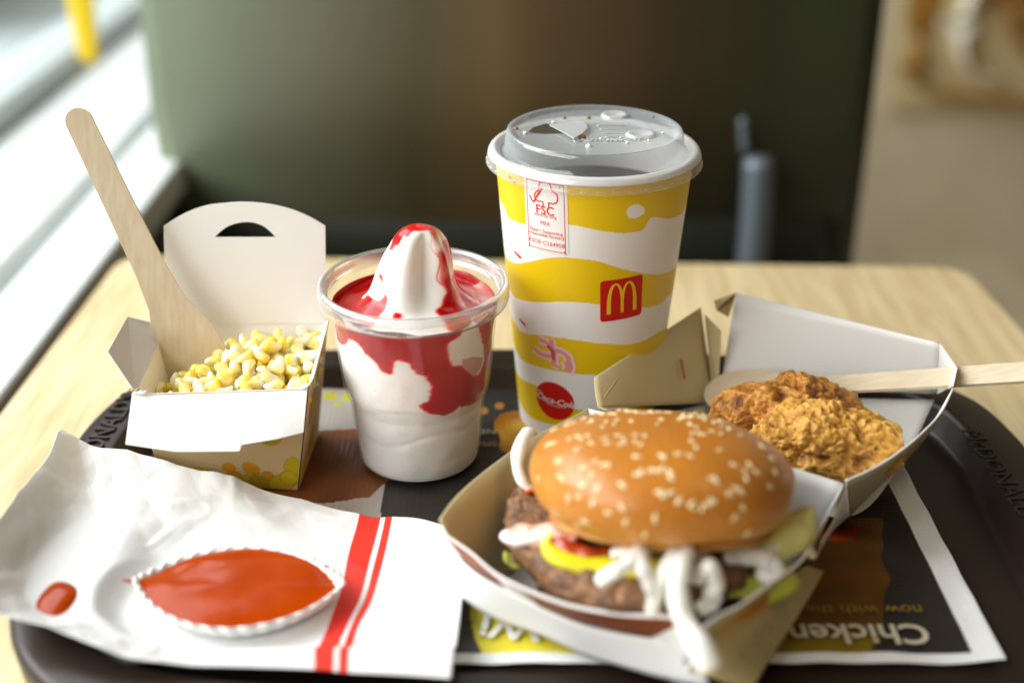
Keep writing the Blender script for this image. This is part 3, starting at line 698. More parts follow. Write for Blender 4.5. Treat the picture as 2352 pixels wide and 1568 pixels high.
u4 = zfun(SM([(232, 1390), (260, 1422), (300, 1442), (350, 1455), (420, 1465), (520, 1468), (640, 1455), (780, 1400)]), PH)
yel |= (ZZ < t4) & (ZZ > u4)
yel &= ~inpoly(PH, ZZ, smoothpoly(dh([(676, 540), (690, 515), (715, 506), (742, 512), (757, 535), (745, 550), (715, 566), (688, 562)]), 60))
colr = np.zeros((nZ, nA, 4)); colr[:] = (.84, .84, .83, 1); colr[yel] = srgb(229, 196, 10)
RR = np.array([drf(z) for z in zz])[:, None] * np.ones((1, nA))
VV = np.stack([DX + RR * np.sin(PH), DY - RR * np.cos(PH), ZZ], -1).reshape(-1, 3)
body = meshobj('cup_body', VV.tolist(), grid_faces(nA, nZ, True), attr_mat('printed_cup_board', .42, .4, bump=(500, .06, .0004)), dc); color_attr(body, colr.reshape(-1, 4))
revolve('cup_base', [(.0003, .004), (.030, .004), (.0312, .0015)], DX, DY, WHITE, dc, 64)
revolve('cup_lip', [(DR1 + .0012 * math.cos(a), DZ1 + .0012 * math.sin(a)) for a in np.linspace(0, 2 * math.pi, 13)], DX, DY, WHITE, dc, 96)
revolve('cup_lining', [(.0312, .01), (DR1 - .0007, DZ1)], DX, DY, WHITE, dc, 96)
drk = revolve('drink', [(.0003, .110), (drf(.11) - .0008, .110)], DX, DY, mat('cola', srgb(40, 22, 14), .08, .5), None, 64, label='dark drink inside the lidded paper cup', cat='drink')
# decals wrapped on the cup: local (x right, y up) metres around an anchor (phi, z)
SLOPE = (DR1 - DR0) / DZ1
def wrapf(phi0, z0, rot=0, off=.00016):
    c, s = math.cos(rot), math.sin(rot)
    def f(x, y, lift=0):
        x, y = x * c - y * s, x * s + y * c
        z = z0 + y; r = drf(z) + off + lift; p = phi0 + x / drf(z); return Vector((DX + r * math.sin(p), DY - r * math.cos(p), z))
    return f
def decal_poly(name, pts, f, m, lift=0):
    bm = bmesh.new(); 
    xs_ = [p[0] for p in pts]; n = 24; xa, xb = min(xs_), max(xs_); 
    # slice polygon into columns so that it follows the curve
    vs = [bm.verts.new((p[0], p[1], 0)) for p in pts]; bm.faces.new(vs)
    for k in range(1, n):
        x = xa + (xb - xa) * k / n
        bmesh.ops.bisect_plane(bm, geom=bm.verts[:] + bm.edges[:] + bm.faces[:], plane_co=(x, 0, 0), plane_no=(1, 0, 0))
    V = [f(v.co.x, v.co.y, lift) for v in bm.verts]; bm.verts.index_update(); Fc = [[v.index for v in fc.verts] for fc in bm.faces]; bm.free()
    return meshobj(name, V, Fc, m, dc, True)
def ribbon(name, paths, f, m, lift=0, par=None):
    V = []; Fc = []
    for pts, w0, w1 in paths:
        P = catmull([Vector((a, b, 0)) for a, b in pts], max(8, 6 * len(pts))); n = len(P); base_ = len(V)
        for i, p in enumerate(P):
            t = (P[min(i + 1, n - 1)] - P[max(i - 1, 0)]).normalized(); nn = Vector((-t.y, t.x, 0)); w_ = (w0 + (w1 - w0) * i / (n - 1)) / 2
            V += [f(p.x + nn.x * w_, p.y + nn.y * w_, lift), f(p.x - nn.x * w_, p.y - nn.y * w_, lift)]
        Fc += [(base_ + 2 * i, base_ + 2 * i + 1, base_ + 2 * i + 3, base_ + 2 * i + 2) for i in range(n - 1)]
    return meshobj(name, V, Fc, m, par or dc, False)
def decal_text(name, s, size, x, y, f, m, lift=.0001, shear=0, bold=0, rot=0):
    V, Fc = text_mesh(s, size, shear, 0, bold); c, s_ = math.cos(rot), math.sin(rot)
    return meshobj(name, [f(x + v.x * c - v.y * s_, y + v.x * s_ + v.y * c, lift) for v in V], Fc, m, dc, False)
def rrect(w_, h, r, n=6):
    out = []
    for cx_, cy_, a0 in ((w_ / 2 - r, h / 2 - r, 0), (-w_ / 2 + r, h / 2 - r, 90), (-w_ / 2 + r, -h / 2 + r, 180), (w_ / 2 - r, -h / 2 + r, 270)):
        for k in range(n + 1):
            a = math.radians(a0 + 90 * k / n); out.append((cx_ + r * math.cos(a), cy_ + r * math.sin(a)))
    return out
def anchor(zx, zy): return dh([(zx, zy)])[0]
# forest certification label
pc, zc = anchor(322, 553)
pl_, _ = anchor(234, 553); pr_, _ = anchor(412, 565); _, zt = anchor(322, 405); _, zb = anchor(322, 705)
lw, lh = (pr_ - pl_) * drf(zc) * 1.0, (zt - zb) * 1.0
f = wrapf(pc + .01, (zt + zb) / 2, 0)
decal_poly('label_patch', rrect(lw, lh, .0015), f, WINK)
bd = rrect(lw * .86, lh * .955, .0012); bd.append(bd[0])
ribbon('label_outline', [(bd, .0003, .0003)], f, RED, .0001)
ty = lh * .30
tree = [(-.0012, -.0042), (-.0012, -.0023), (-.0034, -.0023), (-.0046, -.0008), (-.0036, .0008), (-.0026, .0015), (-.0024, .0036), (-.0002, .0052), (.0016, .0046), (.0026, .0022), (.0044, .0008), (.0044, -.0012), (.003, -.0023), (.0012, -.0023), (.0012, -.0042)]
sc = lw / .0158 
ribbon('tree_emblem', [([(x * sc * .92 + .0006, y * sc + ty) for x, y in tree], .0006, .0006), ([(-.0058 * sc, ty - .0012), (-.0042 * sc, ty - .0038), (-.003 * sc, ty - .0014), (-.0006 * sc, ty + .003)], .0006, .0009), ([(.0052 * sc, ty + .0046), (.0056 * sc, ty + .0046)], .0006, .0006)], f, RED, .0001)
decal_text('label_lettering', 'FSC', .0055, 0, lh * .085, f, RED, bold=.00008)
decal_text('label_lettering', 'www.fsc.org', .0021, 0, lh * .015, f, RED)
decal_text('label_lettering', 'MIX', .0027, 0, -lh * .10, f, RED)
decal_text('label_lettering', 'Paper | Supporting', .0021, 0, -lh * .215, f, RED)
decal_text('label_lettering', 'responsible forestry', .0021, 0, -lh * .272, f, RED)
decal_text('label_lettering', 'FSC\u00ae C164958', .0027, 0, -lh * .385, f, RED)
# golden arches square
pc, zc = anchor(652, 912); pl_, _ = anchor(563, 920); pr_, _ = anchor(741, 905); _, zt = anchor(652, 826); _, zb = anchor(652, 1001)
qw, qh = (pr_ - pl_) * drf(zc), (zt - zb); f = wrapf((pl_ + pr_) / 2, (zt + zb) / 2, .06)
decal_poly('logo_square', rrect(qw, qh, .0014), f, RED2)
def arch(x0_, x1_): 
    n = 14; return [((x0_ + x1_) / 2 - (x1_ - x0_) / 2 * math.cos(math.pi * k / n), -.33 + .72 * (math.sin(math.pi * k / n) ** .62)) for k in range(n + 1)]
def arch2(x0_, x1_): return [(x * qw, y * qh) for x, y in arch(x0_, x1_)]
aL = arch2(-.31, .0); aR = arch2(0.0, .31)
h0 = len(aL) // 2
ribbon('arches_logo', [(aL[:h0 + 1], qw * .095, qw * .045), (aL[h0:], qw * .045, qw * .07), (aR[:h0 + 1], qw * .07, qw * .045), (aR[h0:], qw * .045, qw * .095)], f, GOLD, .0001)
# red disc with script
pc, zc = anchor(371, 1352); pl_, _ = anchor(293, 1340); pr_, _ = anchor(446, 1365); _, zt = anchor(350, 1271); _, zb = anchor(385, 1437)
dr = max((pr_ - pl_) * drf(zc), (zt - zb)) / 2
f = wrapf((pl_ + pr_) / 2, (zt + zb) / 2, 0)
decal_poly('red_disc', [(dr * math.cos(a), dr * math.sin(a)) for a in np.linspace(0, 2 * math.pi, 40, endpoint=False)], f, RED2)
fs = wrapf((pl_ + pr_) / 2, (zt + zb) / 2, -.05)
decal_text('script_lettering', 'Coca-Cola', dr * .46, 0, 0, fs, WINK, shear=.35, bold=.00004)
sw = lambda L: [(x * dr, y * dr) for x, y in L]
ribbon('script_swash', [(sw([(-.9, -.02), (-.95, .18), (-.75, .30), (-.55, .1), (-.35, -.22), (.1, -.24), (.6, -.2)]), .0003, .0002)], fs, WINK, .0001)
# pink splash figure: a little running shape of pink blocks outlined paler
f = wrapf(*anchor(360, 1150)); k_ = .000125
fig = [([(-58, 42), (-20, 38), (0, 10), (-4, -20)], 22, 24), ([(-80, -2), (-60, -12), (-20, -14), (2, -8)], 24, 22), ([(-4, 58), (-2, 30), (6, 0), (4, -30), (-6, -42)], 26, 22), ([(10, 18), (35, 14), (55, 0), (60, -24)], 22, 26), ([(52, -18), (60, -40), (52, -62)], 40, 34), ([(2, -42), (24, -50)], 18, 12)]
ribbon('figure_outline', [([(x * k_, y * k_) for x, y in P], (a + 12) * k_, (b + 12) * k_) for P, a, b in fig], f, PALEPINK, .00006)
ribbon('figure', [([(x * k_, y * k_) for x, y in P], a * k_ * .7, b * k_ * .7) for P, a, b in fig], f, PINK, .00014)
ribbon('figure_shade', [([(-20 * k_, 30 * k_), (0, 8 * k_), (2 * k_, -24 * k_)], .0020, .0016)], f, mat('rose_ink', srgb(190, 80, 84), .5), .0002)
for zx, zy in ((181, 397), (207, 722), (228, 1015)):
    f = wrapf(*anchor(zx, zy)); ribbon('red_dash', [([(-.0024, .0008), (.0024, -.0006)], .0009, .0014)], f, RED, .0001)
# lid
LID = empty('cup_lid', (DX, DY, .12), 'clear plastic lid pressed onto the tall drink cup', 'lid')
LP = film('lid_plastic', (.76, .83, .87, 1), .09, .10, .16); LW = film('lid_plastic_flange', (.9, .91, .92, 1), .62, .2, .2); LS = film('lid_plastic_skirt', (.9, .88, .80, 1), .10, .12, .12)
revolve('skirt', [(.0462, .1252), (.0466, .1256), (.0463, .1266), (.0459, .1280), (.0458, .1294)], DX, DY, LS, LID, 128)
revolve('flange', [(.0458, .1294), (.0456, .1302), (.0451, .1312), (.0443, .1320), (.0432, .1323), (.0420, .1318), (.0413, .1306), (.0405, .1300)], DX, DY, LW, LID, 128)
dome = [(.0405, .1300), (.0396, .1298), (.0391, .1304), (.0387, .1310), (.0384, .1340), (.0379, .1376), (.0374, .1392), (.0366, .1397), (.0352, .1391), (.0340, .1381), (.0332, .1379), (.020, .1381), (.0003, .1382)]
dm = []
for r, z in dome: dm.append((r, z))
revolve('dome', dm, DX, DY, LP, LID, 128)
for k in range(44):
    a = 2 * math.pi * k / 44; c_ = Vector((DX + .0462 * math.sin(a), DY - .0462 * math.cos(a), .1266)); t_ = Vector((math.cos(a), math.sin(a), 0))
    if abs(math.atan2(math.sin(a), math.cos(a))) > 1.9: continue
    tube('lug', [c_ - t_ * .0018, c_, c_ + t_ * .0018], .00035, LS, LID, n=6, seg=6)
LR = film('lid_ridge', (.93, .95, .96, 1), .22, .12, .3)
def lp(u, v, z=.1383): return at(u, v, z)
for (u, v, r) in ((1412, 266, .0062), (1472, 310, .0066)):
    c_ = lp(u, v); revolve('raised_button', [(r, .1382), (r * .93, .1390), (r * .75, .1394), (r * .6, .1388), (.0003, .1385)], c_.x, c_.y, LR, LID, 40)
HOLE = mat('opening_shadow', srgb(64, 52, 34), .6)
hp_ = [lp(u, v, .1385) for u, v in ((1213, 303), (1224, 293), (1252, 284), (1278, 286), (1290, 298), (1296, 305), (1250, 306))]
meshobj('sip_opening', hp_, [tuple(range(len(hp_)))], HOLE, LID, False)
tb_ = [lp(u, v, .1393) for u, v in ((1262, 289), (1290, 287), (1322, 280), (1342, 282), (1350, 296), (1336, 310), (1318, 320), (1300, 309))]
solid(meshobj('drink_tab', tb_, [tuple(range(len(tb_)))], LR, LID, False), .0006)
for i in range(5):
    tube('moulded_line', [lp(1368 + 6 * i, 288 + 9 * i), lp(1400 + 8 * i, 288 + 9 * i), lp(1440 + 2 * i, 289 + 9.5 * i)], .00035, LR, LID, n=8, seg=6)
flat_text('moulded_lettering', 'CAUTION HOT', .0042, lp(1395, 322, .1385), (1, .03, 0), (-.03, 1, 0), LR, LID, ext=.0003)
BROWN = mat('cola_drop', srgb(150, 96, 30), .1, .5); CLR = mat('water_drop', (.9, .85, .7, 1), .05, .5)
for (u, v, r, m) in ((1186, 294, .0009, BROWN), (1206, 304, .001, CLR), (1352, 334, .0013, CLR), (1337, 314, .0018, BROWN), (1296, 270, .0009, BROWN), (1270, 280, .0007, CLR), (1352, 270, .001, BROWN), (1380, 318, .0007, CLR), (1395, 322, .0006, CLR), (1440, 328, .0006, CLR), (1425, 316, .0006, CLR), (1490, 322, .0006, CLR), (1522, 304, .0006, CLR), (1500, 268, .0009, BROWN)):
    c_ = lp(u, v, .1386); revolve('droplet', [(r * math.cos(a), c_.z - r * .3 + r * .8 * math.sin(a)) for a in np.linspace(-.4, 1.57, 6)], c_.x, c_.y, m, LID, 12)

# ------------------------------------------------------------------ burger box (base square, hinge wall, opened lid)
bb = empty('burger_box', (.05, .40, .0015), 'open paper burger box, burger in its base and chicken in its lid', 'food box')
zr = .040
L_ = at(1011, 1193, zr); Bc = at(1370, 934, zr); Rc = at(1936, 1110, zr); Fc_ = at(1613, 1433, zr)
cen = (L_ + Bc + Rc + Fc_) / 4
def inset(p, k, z): q_ = cen.lerp(p, k); q_.z = z; return q_
fz = .0035; k = .80
fL, fB, fR, fF = [inset(p, k, fz) for p in (L_, Bc, Rc, Fc_)]
FACE[0] = Vector((.048, .39, .06))
TAN_SHADE = mat('tan_shade_board', srgb(206, 192, 150), .6, .3)  # tan outer board; on the white inner walls this tone paints their shade
panel('base_panel', [fL, fF, fR, fB], WK, bb)
Lb = [at(1011, 1193, zr), at(1040, 1152, zr + .001), at(1077, 1114, zr + .002), at(1135, 1066, zr + .001), at(1196, 1022, zr), at(1260, 985, zr), at(1320, 955, zr), at(1350, 938, zr)]
lo2 = [fL.lerp(fB, i / 7) for i in range(8)]
ruled('side_wall', Lb, lo2, [TAN_SHADE, KRAFT], bb, 40, 8, .0006)  # inner face is white board with its shade painted as tan
# short dog-ear in the near left corner between side wall and front wall
ruled('hinge_wall', [at(1350, 938, zr), at(1500, 975, zr), Rc.lerp(Bc, .3), Rc], [fB, fB.lerp(fR, .4), fB.lerp(fR, .75), fR], [WHITE, KRAFT], bb, 30, 8, .0006)
rw = [Rc, at(1908, 1165, zr - .001), at(1870, 1235, zr - .001), at(1838, 1285, zr - .002), at(1770, 1335, zr - .002), at(1697, 1387, zr - .002), at(1650, 1410, zr - .001), at(1613, 1438, zr - .001)]
ruled('side_wall', [p for p in rw][::-1], [fR.lerp(fF, i / 7) for i in range(8)][::-1], [WHITE, TAN_SHADE], bb, 40, 8, .0008, off=-1)
rimc = [at(1016, 1228, .037), at(1080, 1272, .035), at(1152, 1330, .033), at(1284, 1387, .031), at(1416, 1414, .030), at(1539, 1421, .032), at(1600, 1436, .036)]
midc = [at(1042, 1262, .028), at(1095, 1312, .026), at(1174, 1358, .023), at(1284, 1413, .021), at(1416, 1449, .020), at(1539, 1472, .020), at(1600, 1490, .022)]
lowc = [at(1058, 1373, .010), at(1115, 1408, .008), at(1240, 1457, .007), at(1372, 1514, .006), at(1481, 1549, .006), at(1560, 1566, .007), at(1635, 1580, .008)]
ruled('front_wall', rimc, midc, [KRAFT_DARK, WHITE], bb, 40, 6, .0007, face=CAM)
ruled('front_wall_lip', [p + Vector((0, .0012, .0006)) for p in rimc], rimc, WHITE, bb, 40, 3, .0004)
ruled('front_flap', [p + Vector((0, -.0006, -.0002)) for p in midc], lowc, [WHITE, KRAFT], bb, 40, 8, .0006, bump=.0012, face=CAM)
ruled('front_liner', [p + Vector((0, .0016, -.001)) for p in rimc], [fL.lerp(fF, i / 6) + Vector((0, 0, .0006)) for i in range(7)], WHITE, bb, 40, 6, .0004)
# kraft side flap folded out to the lower right
sfl = [at(1858, 1302, .028), at(1800, 1330, .030), at(1720, 1390, .031), at(1660, 1432, .030), at(1628, 1470, .027)]
sfo = [at(1892, 1312, .016), at(1862, 1366, .013), at(1810, 1450, .010), at(1762, 1525, .008), at(1728, 1585, .006)]
sfm = [a.lerp(b, .5) for a, b in zip(sfl, sfo)]
PRK = attr_mat('side_flap_print', .7, .2, bump=(600, .2, .0004))
a1_, b1_ = catmull(sfl, 80), catmull(sfo, 80)
for k in range(80):
    if k > 55: 
        t = (k - 55) / 24; a1_[k] = a1_[k].lerp(at(1560, 1590, .008), t * .6)
V = [a1_[i].lerp(b1_[i], j / 29) for j in range(30) for i in range(80)]
cc = np.zeros((30, 80, 4)); cc[:] = srgb(206, 188, 138)
for j in range(30):
    for i in range(80):
        s, t = i / 79, j / 29
        g_ = math.exp(-((t - .0 - .25 * (1 - s)) / .16) ** 2 - ((s - .45) / .28) ** 2)
        c0 = np.array(srgb(206, 188, 138)); c1 = np.array(srgb(190, 120, 24)); cc[j, i] = c0 * (1 - g_) + c1 * g_
        if .45 < t < .75 and noise.noise(Vector((i * .9, j * 1.3, 0))) > .18 and .15 < s < .8: cc[j, i] *= .72; cc[j, i, 3] = 1
sf_ = meshobj('side_flap', V, grid_faces(80, 30), PRK, bb); color_attr(sf_, cc.reshape(-1, 4)); solid(sf_, .0005)
# second layer strip between the right wall and the lid corner
ruled('corner_fold', [at(1940, 1118, zr - .001), at(1915, 1190, .034), at(1885, 1240, .030)], [at(1948, 1182, .020), at(1905, 1226, .014), at(1862, 1300, .012)], [TAN_SHADE, WHITE], bb, 12, 4, .0005, off=-1)
# ---- lid
ld = empty('box_lid', tuple((Bc + Rc) / 2), None, None); 
ld.parent = bb; ld.location = Vector(ld.location) - Vector(bb.location); 
for k_2 in ('label', 'category'):
    if k_2 in ld: del ld[k_2]
FACE[0] = Vector((.115, .455, .08))
lzf = .012
B2 = Vector((Bc.x, Bc.y, .044)); 
fl1 = at(1640, 925, lzf); fl2 = at(2150, 905, lzf + .012); fl3 = at(1962, 1180, lzf); fl0 = at(1420, 985, lzf + .004)
W1 = at(1365, 866, .047); W2 = at(1610, 706, .050)
T1 = at(1690, 672, .056); T2 = at(2158, 790, .056); T3 = at(2196, 845, .053); T4 = at(2188, 890, .051)
rwall_t = [T4, at(2160, 945, .049), at(2110, 998, .047), at(2055, 1042, .045), at(2000, 1075, .043), Rc + Vector((.001, .001, .001))]
rwall_b = [at(2148, 960, .022), at(2120, 1010, .017), at(2086, 1048, .014), at(2040, 1095, lzf), at(1990, 1142, lzf), at(1950, 1184, lzf)]
ruled('floor_panel', [fl0, at(1640, 925, lzf), at(1900, 915, lzf + .004), at(2146, 918, lzf + .010)], [at(1500, 1060, lzf + .004), at(1700, 1120, lzf), at(1950, 1184, lzf), at(2086, 1048, .0135)], [WHITE, KRAFT], ld, 30, 12, .0005)
ruled('side_wall', [at(1375, 935, .042), at(1367, 895, .045), W1], [fl1, fl1.lerp(W2, .5), W2], [TAN_SHADE, WHITE], ld, 16, 24, .0006)  # tan inside paints the shaded side of the white lid
ruled('side_wall_foot', [at(1375, 935, .042), at(1500, 970, .030), at(1640, 925, lzf + .0005)], [fl0 + Vector((.004, 0, 0)), at(1540, 1010, lzf + .002), at(1645, 960, lzf + .0005)], [TAN_SHADE, KRAFT], ld, 10, 4, .0004)
ruled('back_wall', [fl1 + Vector((.002, .001, 0)), at(1800, 905, lzf + .004), at(2000, 900, lzf + .009), at(2150, 905, lzf + .013)], [T1, T1.lerp(T2, .33), T1.lerp(T2, .66), T2], [WHITE, KRAFT], ld, 30, 10, .0006)
panel('corner_panel', [T2, T3, T4 + Vector((.0, .001, -.0)), at(2152, 905, .025)], [WHITE, KRAFT], ld, .0006)
ruled('side_wall', rwall_t, rwall_b, [WHITE, TAN_SHADE], ld, 40, 6, .0007, off=-1)
panel('tuck_tab', [T1, at(1660, 695, .057), at(1640, 690, .055), at(1645, 712, .052), at(1672, 728, .050)], [TAN_SHADE, KRAFT], ld, .0005)
panel('corner_gusset', [at(1618, 722, .049), at(1655, 760, .046), at(1650, 900, .016), at(1638, 925, lzf)], [TAN_SHADE, KRAFT], ld, .0005)
tube('sauce_smear', [at(1563, 822, .038), at(1567, 845, .035), at(1572, 872, .031)], .0009, mat('brown_smear', srgb(150, 96, 40), .5), ld, n=10, seg=6, flat=.4)
for L2 in ([(1385, 915), (1420, 870)],): tube('crease', [at(u, v, .0475 - .003 * i) for i, (u, v) in enumerate(L2)], .0004, KRAFT, ld, n=6, seg=6)

# ------------------------------------------------------------------ burger
bg_ = empty('burger', tuple(at(1515, 1130, .02)), 'large sesame bun burger in the open box', 'burger')
BUNC = at(1516, 1170, .0430); tilt = Matrix.Rotation(math.radians(-15), 3, 'X') @ Matrix.Rotation(math.radians(2.0), 3, 'Y')
BRd, BH = .0465, .0265
bprof = [(.0003, -.0005), (.030, -.0005), (.0385, .0002), (.0425, .0026), (.0452, .0066), (.0464, .0110), (.0465, .0142), (.0452, .0188), (.0420, .0230), (.037, .0264), (.030, .0293), (.021, .0312), (.010, .0322), (.0003, .0324)]
pz = catmull([Vector((r, z * .99, 0)) for r, z in bprof], 60); V = []; nb = 96
for p in pz:
    for i in range(nb):
        a = 2 * math.pi * i / nb; r = max(p.x, .0003); v = Vector((r * math.sin(a), -r * math.cos(a), p.y))
        v += Vector((v.x, v.y, v.z * .3)).normalized() * .0011 * noise.noise(v * 38); v.z += .0016 * noise.noise(v * 30 + Vector((3, 1, 0)))
        # shallow dent on the upper right rear shoulder
        dd = (v - Vector((.029, .018, .026))).length; v.z -= .0028 * math.exp(-(dd / .007) ** 2)
        V.append(BUNC + tilt @ v)
def bun_mat():
    m = mat('glazed_bun', srgb(190, 118, 44), .42, .4, coat=.4, sss=.08, ssr=(.006, .003, .001), bump=(260, .25, .0012)); nt = m.node_tree; b = nt.nodes['Principled BSDF']; b.inputs['Coat Roughness'].default_value = .24
    tc = nt.nodes.new('ShaderNodeTexCoord'); s_ = nt.nodes.new('ShaderNodeSeparateXYZ'); nt.links.new(tc.outputs['Generated'], s_.inputs[0])
    nz = nt.nodes.new('ShaderNodeTexNoise'); nz.inputs['Scale'].default_value = 4; nz.inputs['Detail'].default_value = 4; nt.links.new(tc.outputs['Generated'], nz.inputs['Vector'])
    ma = nt.nodes.new('ShaderNodeMath'); ma.operation = 'MULTIPLY_ADD'; ma.inputs[1].default_value = .35; nt.links.new(nz.outputs['Fac'], ma.inputs[0]); nt.links.new(s_.outputs[2], ma.inputs[2])
    r = nt.nodes.new('ShaderNodeValToRGB'); r.color_ramp.elements[0].position = .22; r.color_ramp.elements[0].color = srgb(240, 208, 136)
    r.color_ramp.elements[1].position = .95; r.color_ramp.elements[1].color = srgb(186, 116, 34); e = r.color_ramp.elements.new(.5); e.color = srgb(216, 152, 62)
    nt.links.new(ma.outputs[0], r.inputs[0]); nt.links.new(r.outputs[0], b.inputs['Base Color']); return m
bun = meshobj('bun_top', V, grid_faces(nb, 60, True), bun_mat(), bg_)
bvh = BVHTree.FromPolygons([tuple(v) for v in V], [tuple(f_) for f_ in grid_faces(nb, 60, True)])
# sesame seeds: one teardrop mesh shared by all, laid on the crust
SEED = mat('sesame_seed', srgb(240, 222, 172), .4, .4, sss=.1)
sv = []; 
for j in range(7):
    th = math.pi * j / 6
    for i in range(8):
        a = 2 * math.pi * i / 8; w_ = math.sin(th) * (.00082 - .00034 * math.cos(th)); sv.append((w_ * math.cos(a), -math.cos(th) * .00185, .45 * w_ * math.sin(a)))
sme = bpy.data.meshes.new('sesame_seed'); sme.from_pydata(sv, [], grid_faces(8, 7, True)); sme.materials.append(SEED); sme.polygons.foreach_set('use_smooth', [True] * len(sme.polygons)); sme.update()
Z5 = lambda x, y: ((1700 + .7653 * x) / 1.7415, (1550 + .7653 * y) / 1.7415)
seeds = [(690, 380), (712, 378), (720, 480), (830, 418), (890, 385), (940, 400), (960, 405), (870, 458), (1035, 510), (1110, 360), (1130, 440), (1115, 455), (1235, 355), (1250, 360), (1180, 430), (1215, 435), (1240, 425), (1280, 440), (1285, 470), (1240, 555), (1225, 545), (1285, 550), (1330, 590), (1395, 605), (1400, 625), (1450, 630), (1480, 610), (1505, 590), (1500, 475), (1520, 480), (1385, 355), (1330, 345), (1545, 325), (1620, 405), (1680, 440), (1740, 445), (1680, 475), (1600, 555), (1630, 530), (1665, 630), (1618, 680), (1690, 755), (1205, 680), (1030, 625), (1050, 700), (800, 720), (840, 700), (960, 655), (800, 570), (880, 600), (750, 580), (640, 300), (670, 290), (760, 265), (800, 255), (850, 250), (820, 270), (870, 290), (800, 320), (940, 265), (960, 290), (1015, 250), (1040, 270), (1050, 290), (1020, 295), (1100, 280), (1105, 245), (1130, 295), (1150, 250), (1395, 280), (1420, 310), (1400, 240), (1430, 235), (1460, 245), (1500, 228), (1555, 240), (1650, 250), (1215, 190), (1235, 165), (1330, 165), (1350, 150), (1385, 190), (1080, 175), (990, 190), (930, 205), (1150, 135), (1220, 128), (1290, 130), (1380, 155), (1450, 155), (1510, 180), (1550, 205), (1590, 215), (1425, 205), (1820, 375), (1830, 440), (1805, 520), (1780, 320), (1755, 300), (820, 510), (1150, 770), (700, 460), (590, 480), (900, 530), (1340, 160), (1700, 405), (1655, 545)]
bwin = []
for (zx, zy) in seeds:
    u, v = Z5(zx, zy); loc, nor, idx, dist = bvh.ray_cast(CAM, ray(u, v).normalized())
    if loc is None: continue
    bwin.append((loc, nor))
for k in range(45):   # the far side of the crust carries seeds too
    a = random.uniform(-1.4, 1.4) + math.pi; rr = random.uniform(.015, .042); o_ = BUNC + tilt @ Vector((rr * math.sin(a), -rr * math.cos(a), .08))
    loc, nor, idx, dist = bvh.ray_cast(o_, tilt @ Vector((0, 0, -1)))
    if loc is not None: bwin.append((loc, nor))
pl0 = parent_loc(bun)
for loc, nor in bwin:
    if nor.dot(loc - BUNC) < 0: nor = -nor
    o = bpy.data.objects.new('sesame_seed', sme); q_ = nor.to_track_quat('Z', 'Y') @ Matrix.Rotation(random.uniform(0, 6.28), 3, 'Z').to_quaternion()
    o.rotation_mode = 'QUATERNION'; o.rotation_quaternion = q_; o.location = loc + nor * .00008 - pl0; s_ = random.uniform(.78, 1.02); o.scale = (s_, s_, s_); link(o, bun)
# patties, bottom bun
def slab(name, c, r, z0, z1, m, amp, tiltM=None, seed=0, fr=90, nseg=160, sq=1.0):
    V = []; prf = [(.05, 0), (.8, 0), (.95, .12), (1.0, .4), (1.0, .65), (.95, .9), (.8, 1.0), (.05, 1.02)]
    P = catmull([Vector((a, b, 0)) for a, b in prf], 40)
    for p in P:
        for i in range(nseg):
            a = 2 * math.pi * i / nseg; rr = r * p.x * (1 + .05 * math.sin(3 * a + seed)); v = Vector((rr * math.sin(a), -rr * math.cos(a) * sq, z0 + (z1 - z0) * p.y))
            q_ = v * fr + Vector((seed, 0, 0)); d_ = noise.turbulence_vector(q_, 4, False) * amp; v = v + d_
            if tiltM is not None: v = tiltM @ v
            V.append(c + v)
    return meshobj(name, V, grid_faces(nseg, 40, True), m, bg_)
PC = Vector((BUNC.x - .001, BUNC.y - .003, 0))
BREAD = mat('toasted_bread', srgb(214, 164, 92), .7, .3, noise_col=(srgb(182, 122, 58), 60, .4, .7), bump=(300, .4, .001))
MEAT = mat('grilled_patty', srgb(150, 110, 76), .5, .45, noise_col=(srgb(92, 60, 40), 200, .35, .65), bump=(380, .9, .0018))
slab('bun_bottom', PC + Vector((0, .008, 0)), .039, .005, .013, BREAD, .001)
slab('patty', PC + Vector((-.005, .010, 0)), .0430, .0125, .0245, MEAT, .0024, None, 3, 150, sq=.94)
slab('patty', PC + Vector((-.005, .006, 0)), .0495, .0245, .0375, MEAT, .0024, None, 8, 150, sq=.91)
slab('lower_crust', BUNC + Vector((0, 0, 0)), .0385, -.003, .0005, BREAD, .0006, tilt, 5)
CHE = mat('melted_cheese', srgb(224, 214, 30), .3, .5, sss=.2, ssr=(.006, .004, .001)); LET = mat('pale_lettuce', srgb(226, 226, 120), .4, .4, sss=.2, noise_col=(srgb(196, 206, 70), 80, .4, .6))
ONI = mat('white_onion', (.86, .86, .80, 1), .3, .5, sss=.3, ssr=(.008, .008, .006)); KET = mat('ketchup_smear', srgb(176, 62, 14), .2, .5, coat=.3)
BAC = mat('bacon', srgb(186, 92, 62), .35, .5, noise_col=(srgb(224, 184, 160), 60, .4, .6))
def leaf(name, P, wid, m, z0, wav=.002, seed=0, n=40, k=8):
    """crinkled sheet along control points (pixel u, v, z)"""
    c = catmull([at(*p) for p in P], n); V = []
    for i, p in enumerate(c):
        t = (c[min(i + 1, n - 1)] - c[max(i - 1, 0)]).normalized(); sd_ = Vector((-t.y, t.x, 0)).normalized(); en = math.sqrt(max(.02, 1 - (2 * i / (n - 1) - 1) ** 4))
        for j in range(k):
            s = j / (k - 1) - .5; q_ = p + sd_ * wid * s * en + Vector((0, 0, wav * .35 * math.sin(i * .45 + seed + s * 4) + wav * 1.6 * noise.noise(p * 150 + Vector((s * 4, 0, seed))) - wid * .9 * s * s * 1.5)); V.append(q_)
    return solid(meshobj(name, V, grid_faces(k, n), m, bg_), .0012, 0)
